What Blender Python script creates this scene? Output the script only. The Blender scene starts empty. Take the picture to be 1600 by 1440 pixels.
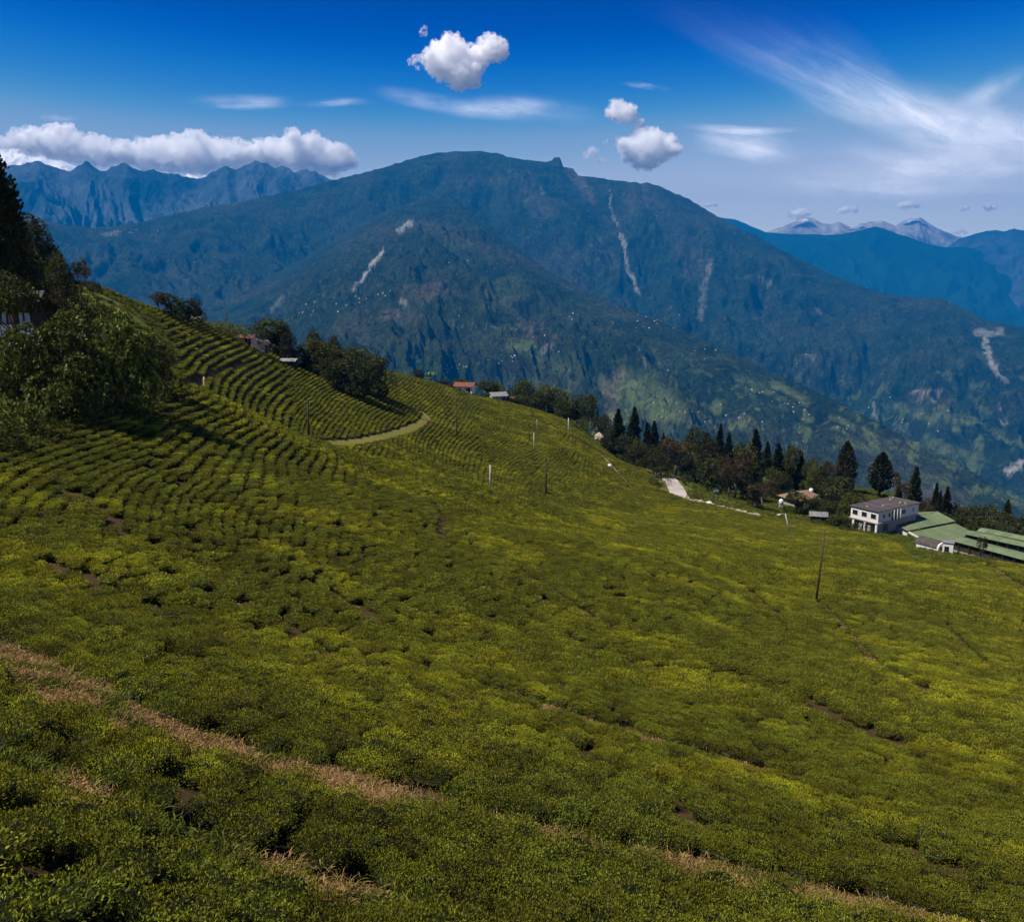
import bpy, math, random
import numpy as np
from mathutils import Vector, Matrix
random.seed(7); rng = np.random.default_rng(7)
SC = bpy.context.scene
COL = SC.collection

# ------------------------------------------------------------------ camera
F = 1385.0                      # focal length in photograph pixels (1600 wide)
PITCH = math.atan(270.0 / F)    # horizon lies 270 px above the middle
cam = bpy.data.cameras.new('camera'); cam.sensor_width = 36.0; cam.lens = 36.0 * F / 1600.0
cam.clip_start = 0.1; cam.clip_end = 120000
camo = bpy.data.objects.new('camera', cam); COL.objects.link(camo)
camo.rotation_euler = (math.pi / 2 - PITCH, 0, 0)
SC.camera = camo

# ------------------------------------------------------------------ sky, sun, exposure
SUN_EL, SUN_AZ = math.radians(57), math.radians(-114)     # azimuth clockwise from the view direction
world = bpy.data.worlds.new('World'); SC.world = world; world.use_nodes = True
wn, wl = world.node_tree.nodes, world.node_tree.links
wn.clear()
w_out = wn.new('ShaderNodeOutputWorld'); w_bg = wn.new('ShaderNodeBackground')
w_bg.inputs['Strength'].default_value = 0.093
sky = wn.new('ShaderNodeTexSky'); sky.sky_type = 'NISHITA'; sky.sun_disc = False
sky.sun_elevation = SUN_EL; sky.sun_rotation = SUN_AZ % (2 * math.pi)
sky.altitude = 1800; sky.air_density = 1.0; sky.dust_density = 0.1; sky.ozone_density = 3.0
# deep saturated blue of the photograph: tone curve on the sky's own gradient
w_dn = wn.new('ShaderNodeVectorMath'); w_dn.operation = 'SCALE'; w_dn.inputs['Scale'].default_value = .05; wl.new(sky.outputs[0], w_dn.inputs[0])
w_cv = wn.new('ShaderNodeRGBCurve'); wl.new(w_dn.outputs[0], w_cv.inputs['Color'])
for ch, pts in enumerate(([(0, 0), (.065, 0), (.084, .004), (.113, .118), (.183, .32), (1, .6)], [(0, 0), (.08, .003), (.115, .012), (.143, .06), (.185, .178), (.273, .33), (1, .6)], [(0, 0), (.12, .06), (.206, .127), (.245, .21), (.289, .25), (.343, .33), (1, .6)])):
    c = w_cv.mapping.curves[ch]
    c.points[0].location = pts[0]; c.points[1].location = pts[-1]
    for p in pts[1:-1]: c.points.new(*p)
w_cv.mapping.update()
w_hsv = wn.new('ShaderNodeVectorMath'); w_hsv.operation = 'SCALE'; w_hsv.inputs['Scale'].default_value = 20.0; wl.new(w_cv.outputs[0], w_hsv.inputs[0])

def sky_ab(u, v):
    """direction of a photograph pixel as (x/y, z/y)"""
    dx, dy = (u - 800) / F, -(v - 720) / F
    y = math.cos(PITCH) + dy * math.sin(PITCH); z = -math.sin(PITCH) + dy * math.cos(PITCH)
    return dx / y, z / y
wl.new(w_hsv.outputs[0], w_bg.inputs['Color']); wl.new(w_bg.outputs[0], w_out.inputs['Surface'])

sun = bpy.data.lights.new('sun', 'SUN'); sun.energy = 5.0; sun.angle = math.radians(.53); sun.color = (1.0, .93, .82)
suno = bpy.data.objects.new('sun', sun); COL.objects.link(suno)
sdir = Vector((math.cos(SUN_EL) * math.sin(SUN_AZ), math.cos(SUN_EL) * math.cos(SUN_AZ), math.sin(SUN_EL)))
suno.rotation_euler = sdir.to_track_quat('Z', 'Y').to_euler(); suno.location = (0, 0, 60)

SC.view_settings.view_transform = 'Standard'; SC.view_settings.look = 'None'
SC.view_settings.exposure = 0.6; SC.view_settings.gamma = 1.0; SC.view_settings.use_curve_mapping = False
SC.render.engine = 'CYCLES'
cy = SC.cycles
cy.use_denoising = True; cy.use_adaptive_sampling = True; cy.adaptive_threshold = .03; cy.max_bounces = 160; cy.diffuse_bounces = 3; cy.glossy_bounces = 2; cy.transmission_bounces = 3
cy.volume_bounces = 110; cy.transparent_max_bounces = 8; cy.caustics_reflective = False; cy.caustics_refractive = False

# ------------------------------------------------------------------ geometry helpers
def ray(u, v):
    dx, dy = (u - 800) / F, -(v - 720) / F
    return np.array([dx, math.cos(PITCH) + dy * math.sin(PITCH), -math.sin(PITCH) + dy * math.cos(PITCH)])
def P(u, v, r):
    d = ray(u, v); return d * (r / math.hypot(d[0], d[1]))
def Pz(u, v, z):
    d = ray(u, v); return d * (z / d[2])
def to_px(x, y, z):
    cp, sp = math.cos(PITCH), math.sin(PITCH)
    fwd = y * cp - z * sp; up = y * sp + z * cp
    return 800 + F * x / fwd, 720 - F * up / fwd
def azu(u):                      # azimuth of a column near the horizon row
    d = ray(u, 450); return math.atan2(d[0], d[1])

_perm = rng.permutation(512)
_grad = np.stack([np.cos(np.arange(512) * 2.399963), np.sin(np.arange(512) * 2.399963)], 1)
def perlin(x, y):
    xi, yi = np.floor(x).astype(np.int64), np.floor(y).astype(np.int64); xf, yf = x - xi, y - yi
    u, v = xf * xf * xf * (xf * (xf * 6 - 15) + 10), yf * yf * yf * (yf * (yf * 6 - 15) + 10)
    def g(a, b):
        h = _perm[(_perm[a & 511] + b) & 511]; gr = _grad[h]
        return gr[..., 0] * (x - a) + gr[..., 1] * (y - b)
    n0 = g(xi, yi) * (1 - u) + g(xi + 1, yi) * u; n1 = g(xi, yi + 1) * (1 - u) + g(xi + 1, yi + 1) * u
    return (n0 * (1 - v) + n1 * v) * 1.4
def fbm(x, y, o=5, gain=.5):
    s = 0; a = 1
    for i in range(o): s = s + a * perlin(x + 17.3 * i, y - 9.1 * i); x = x * 2.03; y = y * 2.03; a *= gain
    return s
def ridged(x, y, o=5, gain=.5):
    s = 0; a = 1
    for i in range(o): s = s + a * (1 - 2 * np.abs(perlin(x + 31.7 * i, y + 5.3 * i))); x = x * 2.07; y = y * 2.07; a *= gain
    return s

def new_obj(name, me, mat=None, parent=None, loc=(0, 0, 0), rotz=0.0):
    o = bpy.data.objects.new(name, me); COL.objects.link(o)
    if mat is not None and me is not None and not me.materials: me.materials.append(mat)
    o.location = loc; o.rotation_euler = (0, 0, rotz)
    if parent is not None: o.parent = parent
    return o
def tag(o, label=None, cat=None, group=None, kind=None):
    if label: o['label'] = label
    if cat: o['category'] = cat
    if group: o['group'] = group
    if kind: o['kind'] = kind
    return o
def empty(name, loc=(0, 0, 0), rotz=0.0):
    o = bpy.data.objects.new(name, None); COL.objects.link(o); o.empty_display_size = .2
    o.location = loc; o.rotation_euler = (0, 0, rotz); return o
def mesh_np(name, verts, faces, smooth=True, attrs=None):
    """verts (n,3); faces (m,k) integer array or list of lists"""
    me = bpy.data.meshes.new(name)
    verts = np.asarray(verts, dtype=np.float32)
    if isinstance(faces, np.ndarray):
        m, k = faces.shape
        me.vertices.add(len(verts)); me.vertices.foreach_set('co', verts.ravel())
        me.loops.add(m * k); me.loops.foreach_set('vertex_index', faces.astype(np.int32).ravel())
        me.polygons.add(m); me.polygons.foreach_set('loop_start', np.arange(0, m * k, k, dtype=np.int32))
        me.update(calc_edges=True)
    else:
        me.from_pydata([tuple(v) for v in verts], [], faces); me.update()
    if smooth: me.polygons.foreach_set('use_smooth', np.ones(len(me.polygons), dtype=bool))
    for k, a in (attrs or {}).items():
        a = np.asarray(a, dtype=np.float32)
        if a.ndim == 1:
            at = me.attributes.new(k, 'FLOAT', 'POINT'); at.data.foreach_set('value', a)
        else:
            at = me.attributes.new(k, 'FLOAT_VECTOR', 'POINT'); at.data.foreach_set('vector', a.ravel())
    return me
def grid_faces(nr, nc):
    i = np.arange(nr - 1)[:, None] * nc + np.arange(nc - 1)[None, :]
    return np.stack([i, i + 1, i + nc + 1, i + nc], -1).reshape(-1, 4)

class NT:                        # small node-building helper for materials
    def __init__(s, name):
        s.m = bpy.data.materials.new(name); s.m.use_nodes = True; s.n = s.m.node_tree.nodes; s.l = s.m.node_tree.links
        s.bsdf = s.n['Principled BSDF']; s.out = s.n['Material Output']
    def put(s, sock, v):
        if v is None: return
        if hasattr(v, 'links') or isinstance(v, bpy.types.NodeSocket): s.l.new(v, sock)
        else: sock.default_value = v
    def math(s, op, a, b=None, clamp=False):
        n = s.n.new('ShaderNodeMath'); n.operation = op; n.use_clamp = clamp; s.put(n.inputs[0], a); s.put(n.inputs[1], b); return n.outputs[0]
    def vmul(s, a, b, op='MULTIPLY'):
        n = s.n.new('ShaderNodeVectorMath'); n.operation = op; s.put(n.inputs[0], a); s.put(n.inputs[1], b); return n.outputs[0]
    def mix(s, f, a, b, blend='MIX'):
        n = s.n.new('ShaderNodeMixRGB'); n.blend_type = blend; s.put(n.inputs[0], f); s.put(n.inputs[1], a); s.put(n.inputs[2], b); return n.outputs[0]
    def noise(s, vec, scale, detail=4, rough=.55, dist=0.0):
        n = s.n.new('ShaderNodeTexNoise'); s.put(n.inputs['Vector'], vec); n.inputs['Scale'].default_value = scale
        n.inputs['Detail'].default_value = detail; n.inputs['Roughness'].default_value = rough; n.inputs['Distortion'].default_value = dist; return n.outputs[0]
    def rng(s, v, a, b, c=0.0, d=1.0):
        n = s.n.new('ShaderNodeMapRange'); s.put(n.inputs[0], v)
        for i, q in enumerate((a, b, c, d)): n.inputs[i + 1].default_value = q
        return n.outputs[0]
    def pos(s): return s.n.new('ShaderNodeNewGeometry').outputs['Position']
    def obj(s): return s.n.new('ShaderNodeTexCoord').outputs['Object']
    def attr(s, name, which='Fac'):
        n = s.n.new('ShaderNodeAttribute'); n.attribute_name = name; return n.outputs[which]
    def rand(s): return s.n.new('ShaderNodeObjectInfo').outputs['Random']
    def bump(s, h, strength=.5, dist=1.0):
        n = s.n.new('ShaderNodeBump'); s.put(n.inputs['Height'], h); n.inputs['Strength'].default_value = strength; n.inputs['Distance'].default_value = dist
        s.l.new(n.outputs[0], s.bsdf.inputs['Normal']); return n.outputs[0]
    def base(s, c, rough=.8, spec=.2):
        s.put(s.bsdf.inputs['Base Color'], c); s.put(s.bsdf.inputs['Roughness'], rough); s.put(s.bsdf.inputs['Specular IOR Level'], spec); return s
C4 = lambda r, g, b: (r, g, b, 1.0)

# ------------------------------------------------------------------ the near hill: control columns (photo column -> rows at ranges)
CTRL = {
 -260: [(1440, 9), (1200, 14), (1000, 26), (900, 36), (800, 50), (700, 66), (640, 78), (560, 98), (480, 138), (425, 200), (420, 320), (450, 480)],
 50: [(1440, 9.5), (1300, 12.5), (1200, 16), (1100, 21), (1000, 30), (900, 42), (800, 56), (700, 72), (650, 82), (600, 94), (552, 110), (480, 150), (440, 195), (432, 230), (470, 320), (530, 480)],
 165: [(1440, 9.7), (1300, 12.7), (1200, 16.3), (1100, 21.5), (1000, 30.5), (900, 43), (800, 57), (700, 74), (650, 84), (610, 95), (560, 114), (500, 140), (458, 165), (475, 215), (520, 320), (590, 480)],
 320: [(1440, 10), (1300, 13.3), (1200, 17.5), (1100, 23.5), (1000, 34), (900, 47), (800, 62), (700, 82), (650, 94), (614, 106), (632, 119), (605, 134), (570, 160), (530, 190), (506, 212), (520, 260), (570, 380), (620, 500)],
 480: [(1440, 10.2), (1300, 13.8), (1200, 18.5), (1100, 25), (1000, 37), (900, 52), (800, 70), (740, 88), (690, 116), (714, 134), (683, 160), (650, 182), (610, 208), (580, 234), (556, 262), (575, 320), (625, 430), (660, 520)],
 620: [(1440, 10.5), (1300, 14.3), (1200, 19.2), (1100, 26.3), (1000, 38.5), (900, 56), (800, 82), (750, 106), (725, 130), (750, 150), (716, 176), (690, 196), (650, 226), (610, 264), (584, 300), (606, 370), (655, 480)],
 766: [(1440, 11), (1300, 15), (1200, 20), (1100, 27.6), (1000, 40), (900, 60), (850, 78), (800, 110), (767, 148), (790, 168), (762, 193), (722, 220), (682, 250), (650, 285), (624, 330), (645, 400), (700, 500)],
 900: [(1440, 11.3), (1300, 15.5), (1200, 20.7), (1100, 28.7), (1000, 42), (900, 66), (850, 90), (815, 125), (800, 150), (813, 172), (772, 203), (742, 225), (712, 250), (682, 285), (664, 322), (690, 400), (745, 500)],
 1000: [(1440, 11.6), (1300, 16), (1200, 21.3), (1100, 29.6), (1000, 44), (900, 72), (850, 105), (830, 135), (814, 170), (795, 203), (772, 233), (752, 262), (738, 300), (765, 380), (810, 490)],
 1050: [(1440, 11.8), (1200, 21.6), (1000, 45.2), (900, 76), (855, 110), (833, 145), (812, 185), (795, 212), (778, 234), (760, 253), (744, 272), (738, 298), (765, 380), (820, 490)],
 1100: [(1440, 12), (1300, 16.5), (1200, 22), (1100, 30.8), (1000, 46.5), (900, 80), (860, 115), (835, 155), (810, 195), (792, 222), (776, 246), (764, 275), (758, 300), (795, 380), (840, 490)],
 1250: [(1440, 12.6), (1300, 17.4), (1200, 23.5), (1100, 33), (1000, 52), (940, 74), (900, 98), (870, 128), (840, 175), (820, 212), (800, 245), (780, 280), (764, 325), (795, 410), (850, 510)],
 1390: [(1440, 13.2), (1300, 18.3), (1200, 25), (1100, 35.5), (1000, 57), (940, 82), (900, 115), (870, 155), (848, 188), (836, 208), (815, 245), (790, 285), (770, 320), (805, 400), (865, 500)],
 1500: [(1440, 13.7), (1300, 19), (1200, 26.5), (1100, 38), (1000, 61), (940, 90), (900, 130), (880, 160), (866, 190), (850, 235), (838, 290), (865, 380), (900, 480)],
 1600: [(1440, 14.2), (1300, 20), (1200, 28), (1100, 40.5), (1000, 66), (940, 100), (910, 128), (892, 160), (876, 200), (862, 250), (855, 300), (885, 380), (915, 480)],
 1880: [(1440, 15.5), (1300, 22), (1200, 31), (1100, 45), (1000, 74), (940, 115), (915, 150), (897, 200), (885, 260), (882, 310), (910, 400), (940, 500)],
}
_gu = [-260, 50, 320, 480, 620, 766, 900, 1000, 1100, 1250, 1390, 1500, 1600, 1880]; _gf = [.93, .95, 1.0, 1.03, 1.08, 1.14, 1.19, 1.23, 1.27, 1.32, 1.37, 1.41, 1.45, 1.6]
for u in CTRL:                   # the slope falls away to the right
    g_ = np.interp(u, _gu, _gf); CTRL[u] = [(v, r * (1 + (g_ - 1) * min(max((v - 860) / 140, 0), 1))) for v, r in CTRL[u]]
cp = []
for u, lst in CTRL.items():
    a = None
    for v, r in lst:
        p = P(u, v, r); a = math.atan2(p[0], p[1]); cp.append((a, math.log(r), -p[2] / r))
    for r, T in ((5.0, 1.12), (2.5, 1.55)): cp.append((a, math.log(r), T))
cp = np.array(cp); AK = 1.25      # weight of azimuth against ln r
def _phi(d2):
    return np.where(d2 > 1e-12, .5 * d2 * np.log(np.maximum(d2, 1e-12)), 0.0)
Xc = np.stack([cp[:, 0] * AK, cp[:, 1]], 1)
K = _phi(((Xc[:, None] - Xc[None]) ** 2).sum(-1)) + np.eye(len(Xc)) * 2e-4
Pm = np.concatenate([np.ones((len(Xc), 1)), Xc], 1)
A_ = np.block([[K, Pm], [Pm.T, np.zeros((3, 3))]])
W_ = np.linalg.solve(A_, np.concatenate([cp[:, 2], np.zeros(3)]))
def rbf_T(az, lr):
    q = np.stack([az * AK, lr], -1).reshape(-1, 2); out = np.empty(len(q))
    for i in range(0, len(q), 20000):
        b = q[i:i + 20000]; d2 = ((b[:, None] - Xc[None]) ** 2).sum(-1)
        out[i:i + 20000] = _phi(d2) @ W_[:len(Xc)] + W_[-3] + b @ W_[-2:]
    return out.reshape(az.shape)
AZ0, AZ1, NAZ = math.radians(-44), math.radians(44), 441
LR0, LR1, NLR = math.log(2.2), math.log(620), 331
_ga, _gl = np.meshgrid(np.linspace(AZ0, AZ1, NAZ), np.linspace(LR0, LR1, NLR))
GT = rbf_T(_ga, _gl)
_gx, _gy = np.exp(_gl) * np.sin(_ga), np.exp(_gl) * np.cos(_ga)
GZ = -GT * np.exp(_gl)
_amp = np.clip((np.exp(_gl) - 8) / 60, 0, 1)
GZ = GZ + _amp * (.22 * fbm(_gx / 22, _gy / 22, 3) + .4 * fbm(_gx / 55 + 9, _gy / 55, 2))
def H(x, y):
    x = np.asarray(x, float); y = np.asarray(y, float)
    a = (np.arctan2(x, y) - AZ0) / (AZ1 - AZ0) * (NAZ - 1); l = (.5 * np.log(x * x + y * y + 1e-9) - LR0) / (LR1 - LR0) * (NLR - 1)
    a = np.clip(a, 0, NAZ - 1.001); l = np.clip(l, 0, NLR - 1.001)
    i, j = np.floor(l).astype(int), np.floor(a).astype(int); f, g = l - i, a - j
    return (GZ[i, j] * (1 - f) * (1 - g) + GZ[i + 1, j] * f * (1 - g) + GZ[i, j + 1] * (1 - f) * g + GZ[i + 1, j + 1] * f * g)
_rr = np.exp(np.linspace(LR0, LR1, 2400))
def ground(u, v, rmin=4.0):
    """first point of the near hill on the ray through a photograph pixel"""
    d = ray(u, v); hl = math.hypot(d[0], d[1]); x, y = d[0] / hl, d[1] / hl
    r = _rr[_rr >= rmin]; h = H(r * x, r * y); zr = r * d[2] / hl
    k = np.nonzero(zr <= h)[0]
    k = k[0] if len(k) else int(np.argmin(zr - h))
    return Vector((r[k] * x, r[k] * y, h[k]))
def at(u, r):
    """a spot of the near hill in photo column u (taken near its own row) at range r"""
    v = 700.0
    for _ in range(6):
        p = P(u, v, r); z = float(H(p[0], p[1])); v = to_px(p[0], p[1], z)[1]
    return Vector((p[0], p[1], z))

# ------------------------------------------------------------------ materials of the land
def mat_ground():
    t = NT('hill_ground'); p = t.pos()
    n1 = t.noise(p, .35, 5); n2 = t.noise(p, 3.0, 6, .65); n3 = t.noise(p, .04, 3)
    soil = t.mix(n2, C4(.022, .015, .008), C4(.085, .055, .025)); grass = t.mix(n2, C4(.05, .058, .008), C4(.12, .125, .02))
    c = t.mix(t.rng(n1, .55, .75, 0, .5), soil, grass)
    c = t.mix(t.attr('grass'), c, t.mix(t.rng(n3, .4, .6), grass, C4(.10, .11, .02)))
    t.base(c, .95, .05); t.bump(n2, .6, .08); return t.m
def mat_path(name, dry, green, k):
    t = NT(name); p = t.pos(); n1 = t.noise(p, 1.6, 5, .6); n2 = t.noise(p, 14, 6, .7, .5)
    c = t.mix(n2, C4(dry[0] * .45, dry[1] * .42, dry[2] * .4), C4(*dry)); g = t.mix(n2, C4(green[0] * .5, green[1] * .5, green[2] * .5), C4(*green))
    c = t.mix(t.rng(n1, k - .08, k + .1), c, g); c = t.mix(t.math('MULTIPLY', t.rng(t.noise(p, 5.0, 5, .7), .5, .64), .6), c, C4(dry[0] * .25, dry[1] * .27, dry[2] * .25)); t.base(c, .95, .05); t.bump(n2, .8, .06); return t.m
M_ground = mat_ground()
M_dry = mat_path('dry_grass_path', (.42, .25, .10), (.15, .14, .025), .60)
M_green = mat_path('green_path', (.30, .26, .075), (.21, .215, .04), .45)
M_soil = mat_path('bare_soil', (.15, .09, .045), (.07, .06, .02), .66)
M_pale = mat_path('pale_steps', (.36, .28, .17), (.2, .17, .08), .62)

# ------------------------------------------------------------------ the near hill
me = mesh_np('ground', np.stack([_gx, _gy, GZ], -1).reshape(-1, 3), grid_faces(NLR, NAZ), attrs={'grass': np.zeros(NLR * NAZ)})
gu, gv = to_px(_gx, _gy, GZ)
TEA_POLY = np.array([(-700, 1900), (-700, 700), (-150, 690), (0, 682), (90, 662), (180, 642), (285, 604), (272, 540), (236, 486), (140, 446), (150, 425), (200, 440), (262, 468),
    (332, 500), (420, 526), (470, 552), (540, 595), (600, 604), (618, 584), (700, 604), (716, 622), (762, 624), (800, 628), (880, 655), (928, 688), (985, 712), (1012, 742), (1030, 766),
    (1080, 784), (1200, 808), (1330, 830), (1405, 852), (1420, 874), (1500, 886), (1560, 880), (1640, 892), (2300, 905), (2300, 1900)], float)
def in_poly(px, py, poly):
    c = np.zeros(px.shape, bool); n = len(poly)
    for i in range(n):
        x0, y0 = poly[i]; x1, y1 = poly[i - 1]
        if y0 == y1: continue
        c ^= ((y0 > py) != (y1 > py)) & (px < (x1 - x0) * (py - y0) / (y1 - y0) + x0)
    return c
gr = (~in_poly(gu.ravel(), gv.ravel(), TEA_POLY)).astype(float)
me.attributes['grass'].data.foreach_set('value', gr.astype(np.float32))
ground_o = tag(new_obj('ground', me, M_ground), kind='structure')

PATHS = [   # name, pixels, width in metres, material
 ('dry_grass_path', [(-60, 1008), (0, 1036), (90, 1086), (180, 1130), (260, 1160), (360, 1187), (450, 1214), (560, 1242), (640, 1262)], 1.45, M_dry),
 ('dry_grass_path', [(640, 1262), (780, 1298), (900, 1328), (1020, 1352)], .5, M_soil),
 ('dry_grass_path', [(1020, 1352), (1060, 1362), (1180, 1388), (1300, 1417), (1420, 1448), (1540, 1480)], .85, M_dry),
 ('soil_gap', [(-40, 1185), (40, 1215), (100, 1245), (200, 1290), (300, 1330), (420, 1375), (520, 1403), (640, 1445)], .5, M_soil),
 ('soil_gap', [(735, 1078), (820, 1100), (900, 1130), (1000, 1160), (1080, 1182), (1190, 1214)], .58, M_soil),
 ('footpath', [(1273, 941), (1300, 960), (1330, 995), (1362, 1035), (1400, 1060), (1450, 1085), (1500, 1108)], .45, M_soil),
 ('grass_track', [(515, 693), (560, 691), (610, 680), (650, 667), (668, 652), (660, 644)], 1.7, M_green),
 ('stepped_path', [(930, 703), (942, 713), (952, 724), (963, 737), (978, 753)], 1.3, M_pale),
 ('soil_gap', [(1545, 885), (1572, 905), (1610, 925)], .9, M_soil),
 ('soil_gap', [(296, 604), (345, 577), (392, 556)], .3, M_soil),
 ('soil_gap', [(830, 652), (880, 675), (930, 703)], 1.0, M_soil),
 ('soil_gap', [(1010, 900), (1060, 930), (1110, 955)], .35, M_soil),
 ('soil_gap', [(440, 900), (520, 930), (610, 985)], .2, M_soil),
 ('soil_gap', [(300, 960), (420, 1000), (520, 1030)], .2, M_soil),
 ('soil_gap', [(880, 1000), (1010, 1050), (1120, 1060)], .2, M_soil),
 ('soil_gap', [(1230, 1080), (1330, 1140), (1420, 1170)], .25, M_soil),
 ('soil_gap', [(660, 770), (690, 800), (690, 850)], .3, M_soil),
 ('soil_gap', [(600, 1210), (760, 1285), (860, 1330)], .12, M_soil),
 ('soil_gap', [(1040, 1010), (1130, 1055), (1200, 1075)], .12, M_soil),
 ('soil_gap', [(440, 1000), (600, 1060), (700, 1100)], .12, M_soil),
 ('soil_gap', [(250, 900), (380, 950), (480, 1000)], .12, M_soil),
 ('soil_gap', [(1280, 1120), (1370, 1160), (1450, 1200)], .12, M_soil),
 ('soil_gap', [(60, 880), (180, 930), (280, 990)], .12, M_soil),
 ('soil_gap', [(900, 1250), (1050, 1290), (1200, 1330)], .12, M_soil),
 ('soil_gap', [(1300, 1300), (1420, 1350), (1540, 1400)], .12, M_soil),
 ('soil_gap', [(100, 1180), (230, 1235), (340, 1270)], .12, M_soil),
 ('soil_gap', [(820, 900), (900, 950), (960, 990)], .12, M_soil),
 ('soil_gap', [(1120, 890), (1200, 950), (1240, 1000)], .12, M_soil),
 ('soil_gap', [(1440, 950), (1500, 1000), (1560, 1060)], .12, M_soil),
 ('soil_gap', [(80, 760), (150, 790), (200, 850)], .12, M_soil),
]
PATH_XY = []
for nm, px, w, m in PATHS:
    pts = []
    for (u0, v0), (u1, v1) in zip(px[:-1], px[1:]):
        k = 6 if w > .5 else 4
        for i in range(k): pts.append(ground(u0 + (u1 - u0) * i / k, v0 + (v1 - v0) * i / k))
    pts.append(ground(*px[-1]))
    xy = np.array([(p.x, p.y) for p in pts])
    for _ in range(3): xy[1:-1] = .5 * xy[1:-1] + .25 * (xy[:-2] + xy[2:])
    # resample
    seg = np.hypot(*np.diff(xy, axis=0).T); s = np.concatenate([[0], np.cumsum(seg)]); n = max(6, int(s[-1] / max(.25, w * .3)))
    q = np.linspace(0, s[-1], n); xy = np.stack([np.interp(q, s, xy[:, 0]), np.interp(q, s, xy[:, 1])], 1)
    PATH_XY.append((xy, w, nm))
    if w < .4: continue
    tg = np.gradient(xy, axis=0); tg /= np.linalg.norm(tg, axis=1)[:, None] + 1e-9; nn = np.stack([-tg[:, 1], tg[:, 0]], 1)
    hw = w * .62 * (1 + .3 * fbm(q / 1.7, q * 0 + w * 9, 3)); hw[0] *= .3; hw[-1] *= .3
    V = []
    for f in (-1, -.5, 0, .5, 1):
        e = xy + nn * (hw * f * (1 + .15 * fbm(q / .9, q * 0 + f * 5, 2)))[:, None]
        V.append(np.column_stack([e, H(e[:, 0], e[:, 1]) + .05 - .02 * abs(f)]))
    V = np.stack(V, 1).reshape(-1, 3)
    tag(new_obj(nm, mesh_np(nm, V, grid_faces(n, 5)), m), kind='structure')

# ------------------------------------------------------------------ far mountains
def crest(lst):
    a = []
    for u, v, r in lst:
        p = P(u, v, r); a.append((math.atan2(p[0], p[1]), p[2], r))
    return np.array(a)
def smax(a, b, k):
    h = np.clip(.5 + .5 * (a - b) / k, 0, 1); return b * (1 - h) + a * h + k * h * (1 - h)
U0, U1, NC, NR = -340, 1940, 1050, 520
faz = np.linspace(azu(U0), azu(U1), NC); frr = np.exp(np.linspace(math.log(1250), math.log(11000), NR))
FA, FR = np.meshgrid(faz, frr); FX, FY = FR * np.sin(FA), FR * np.cos(FA)
m1 = crest([(-340, 350, 8000), (-100, 342, 8200), (60, 344, 8300), (110, 351, 8300), (155, 357, 8300), (215, 347, 8400), (250, 339, 8500), (330, 323, 8700), (400, 310, 8900), (460, 297, 9000), (510, 283, 9100), (560, 272, 9200), (600, 262, 9300),
    (640, 249, 9400), (665, 240, 9400), (690, 237, 9400), (740, 234, 9400), (775, 238, 9400), (800, 247, 9350), (830, 251, 9350), (862, 252, 9300), (866, 246, 9300), (875, 247, 9300), (880, 262, 9300), (896, 263, 9300), (903, 273, 9250),
    (930, 277, 9200), (975, 283, 9150), (1000, 287, 9100), (1012, 284, 9100), (1040, 294, 9050), (1080, 313, 8950), (1130, 343, 8800), (1170, 363, 8700), (1230, 395, 8500), (1300, 430, 8200), (1350, 448, 8000), (1400, 463, 7800), (1440, 466, 7600), (1470, 467, 7500), (1510, 484, 7400), (1540, 500, 7300), (1600, 513, 7200), (1700, 545, 7000), (1940, 600, 6800)])
m2 = crest([(-340, 640, 5200), (0, 620, 5400), (200, 560, 5700), (330, 490, 6200), (400, 448, 6600), (480, 400, 7000), (560, 352, 7300), (620, 322, 7450), (670, 309, 7450), (690, 307, 7400), (715, 318, 7250), (760, 348, 6800), (800, 380, 6350), (850, 420, 5800), (900, 447, 5350), (950, 470, 5000), (1000, 490, 4750),
    (1100, 532, 4300), (1200, 578, 3900), (1300, 624, 3600), (1400, 675, 3400), (1500, 725, 3250), (1600, 790, 3100), (1940, 900, 2900)])
def prof(cr, rb, zb, power, back):
    zc = np.interp(faz, cr[:, 0], cr[:, 1])[None]; rc = np.interp(faz, cr[:, 0], cr[:, 2])[None]
    RB = rb(faz)[None] if callable(rb) else rb; ZB = zb(faz)[None] if callable(zb) else zb
    t = (FR - RB) / (rc - RB); tt = np.clip(t, 0, 1)
    k = np.exp(-.5 * (np.arange(-60, 61) / 22.) ** 2); k /= k.sum(); zs = np.convolve(np.pad(zc[0], 60, mode='edge'), k, 'valid')[None]
    z = ZB + (zs - ZB) * tt ** power + np.minimum(t, 0) * 300
    z = z + (zc - zs) * np.exp(-np.maximum(zs - z, 0) / 45.)          # small crags of the skyline fade out below it
    z = np.where(FR > rc, zc - back * (FR - rc), z); return z, zc, rc
au = lambda us: np.array([azu(u) for u in us])
z1, zc1, rc1 = prof(m1, lambda a: np.interp(a, au([-340, 400, 800, 1200, 1600, 1940]), [5000, 5400, 5600, 5000, 4500, 4300]),
    lambda a: np.interp(a, au([-340, 400, 800, 1200, 1600, 1940]), [-560, -420, -650, -850, -930, -950]), 1.12, .5)
z2, zc2, rc2 = prof(m2, 1750, lambda a: np.interp(a, au([-340, 400, 800, 1200, 1600, 1940]), [-520, -500, -560, -720, -790, -800]), 1.05, .52)
LX = FA * 6500                   # lateral metres
wrp = 260 * fbm(LX / 1500, FR / 1500, 3)
g1 = ridged((LX + wrp) / 950, FR / 3000 + 3, 6, .58); g2 = ridged((LX * .9 + FR * .35 + wrp) / 640 + 40, (FR - LX * .2) / 1300, 6, .58)
d1 = np.clip((zc1 - z1) / 420, .02, 1) * np.clip((FR - 4300) / 900, .2, 1); d2 = np.clip((zc2 - z2) / 300, .015, 1)
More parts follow.
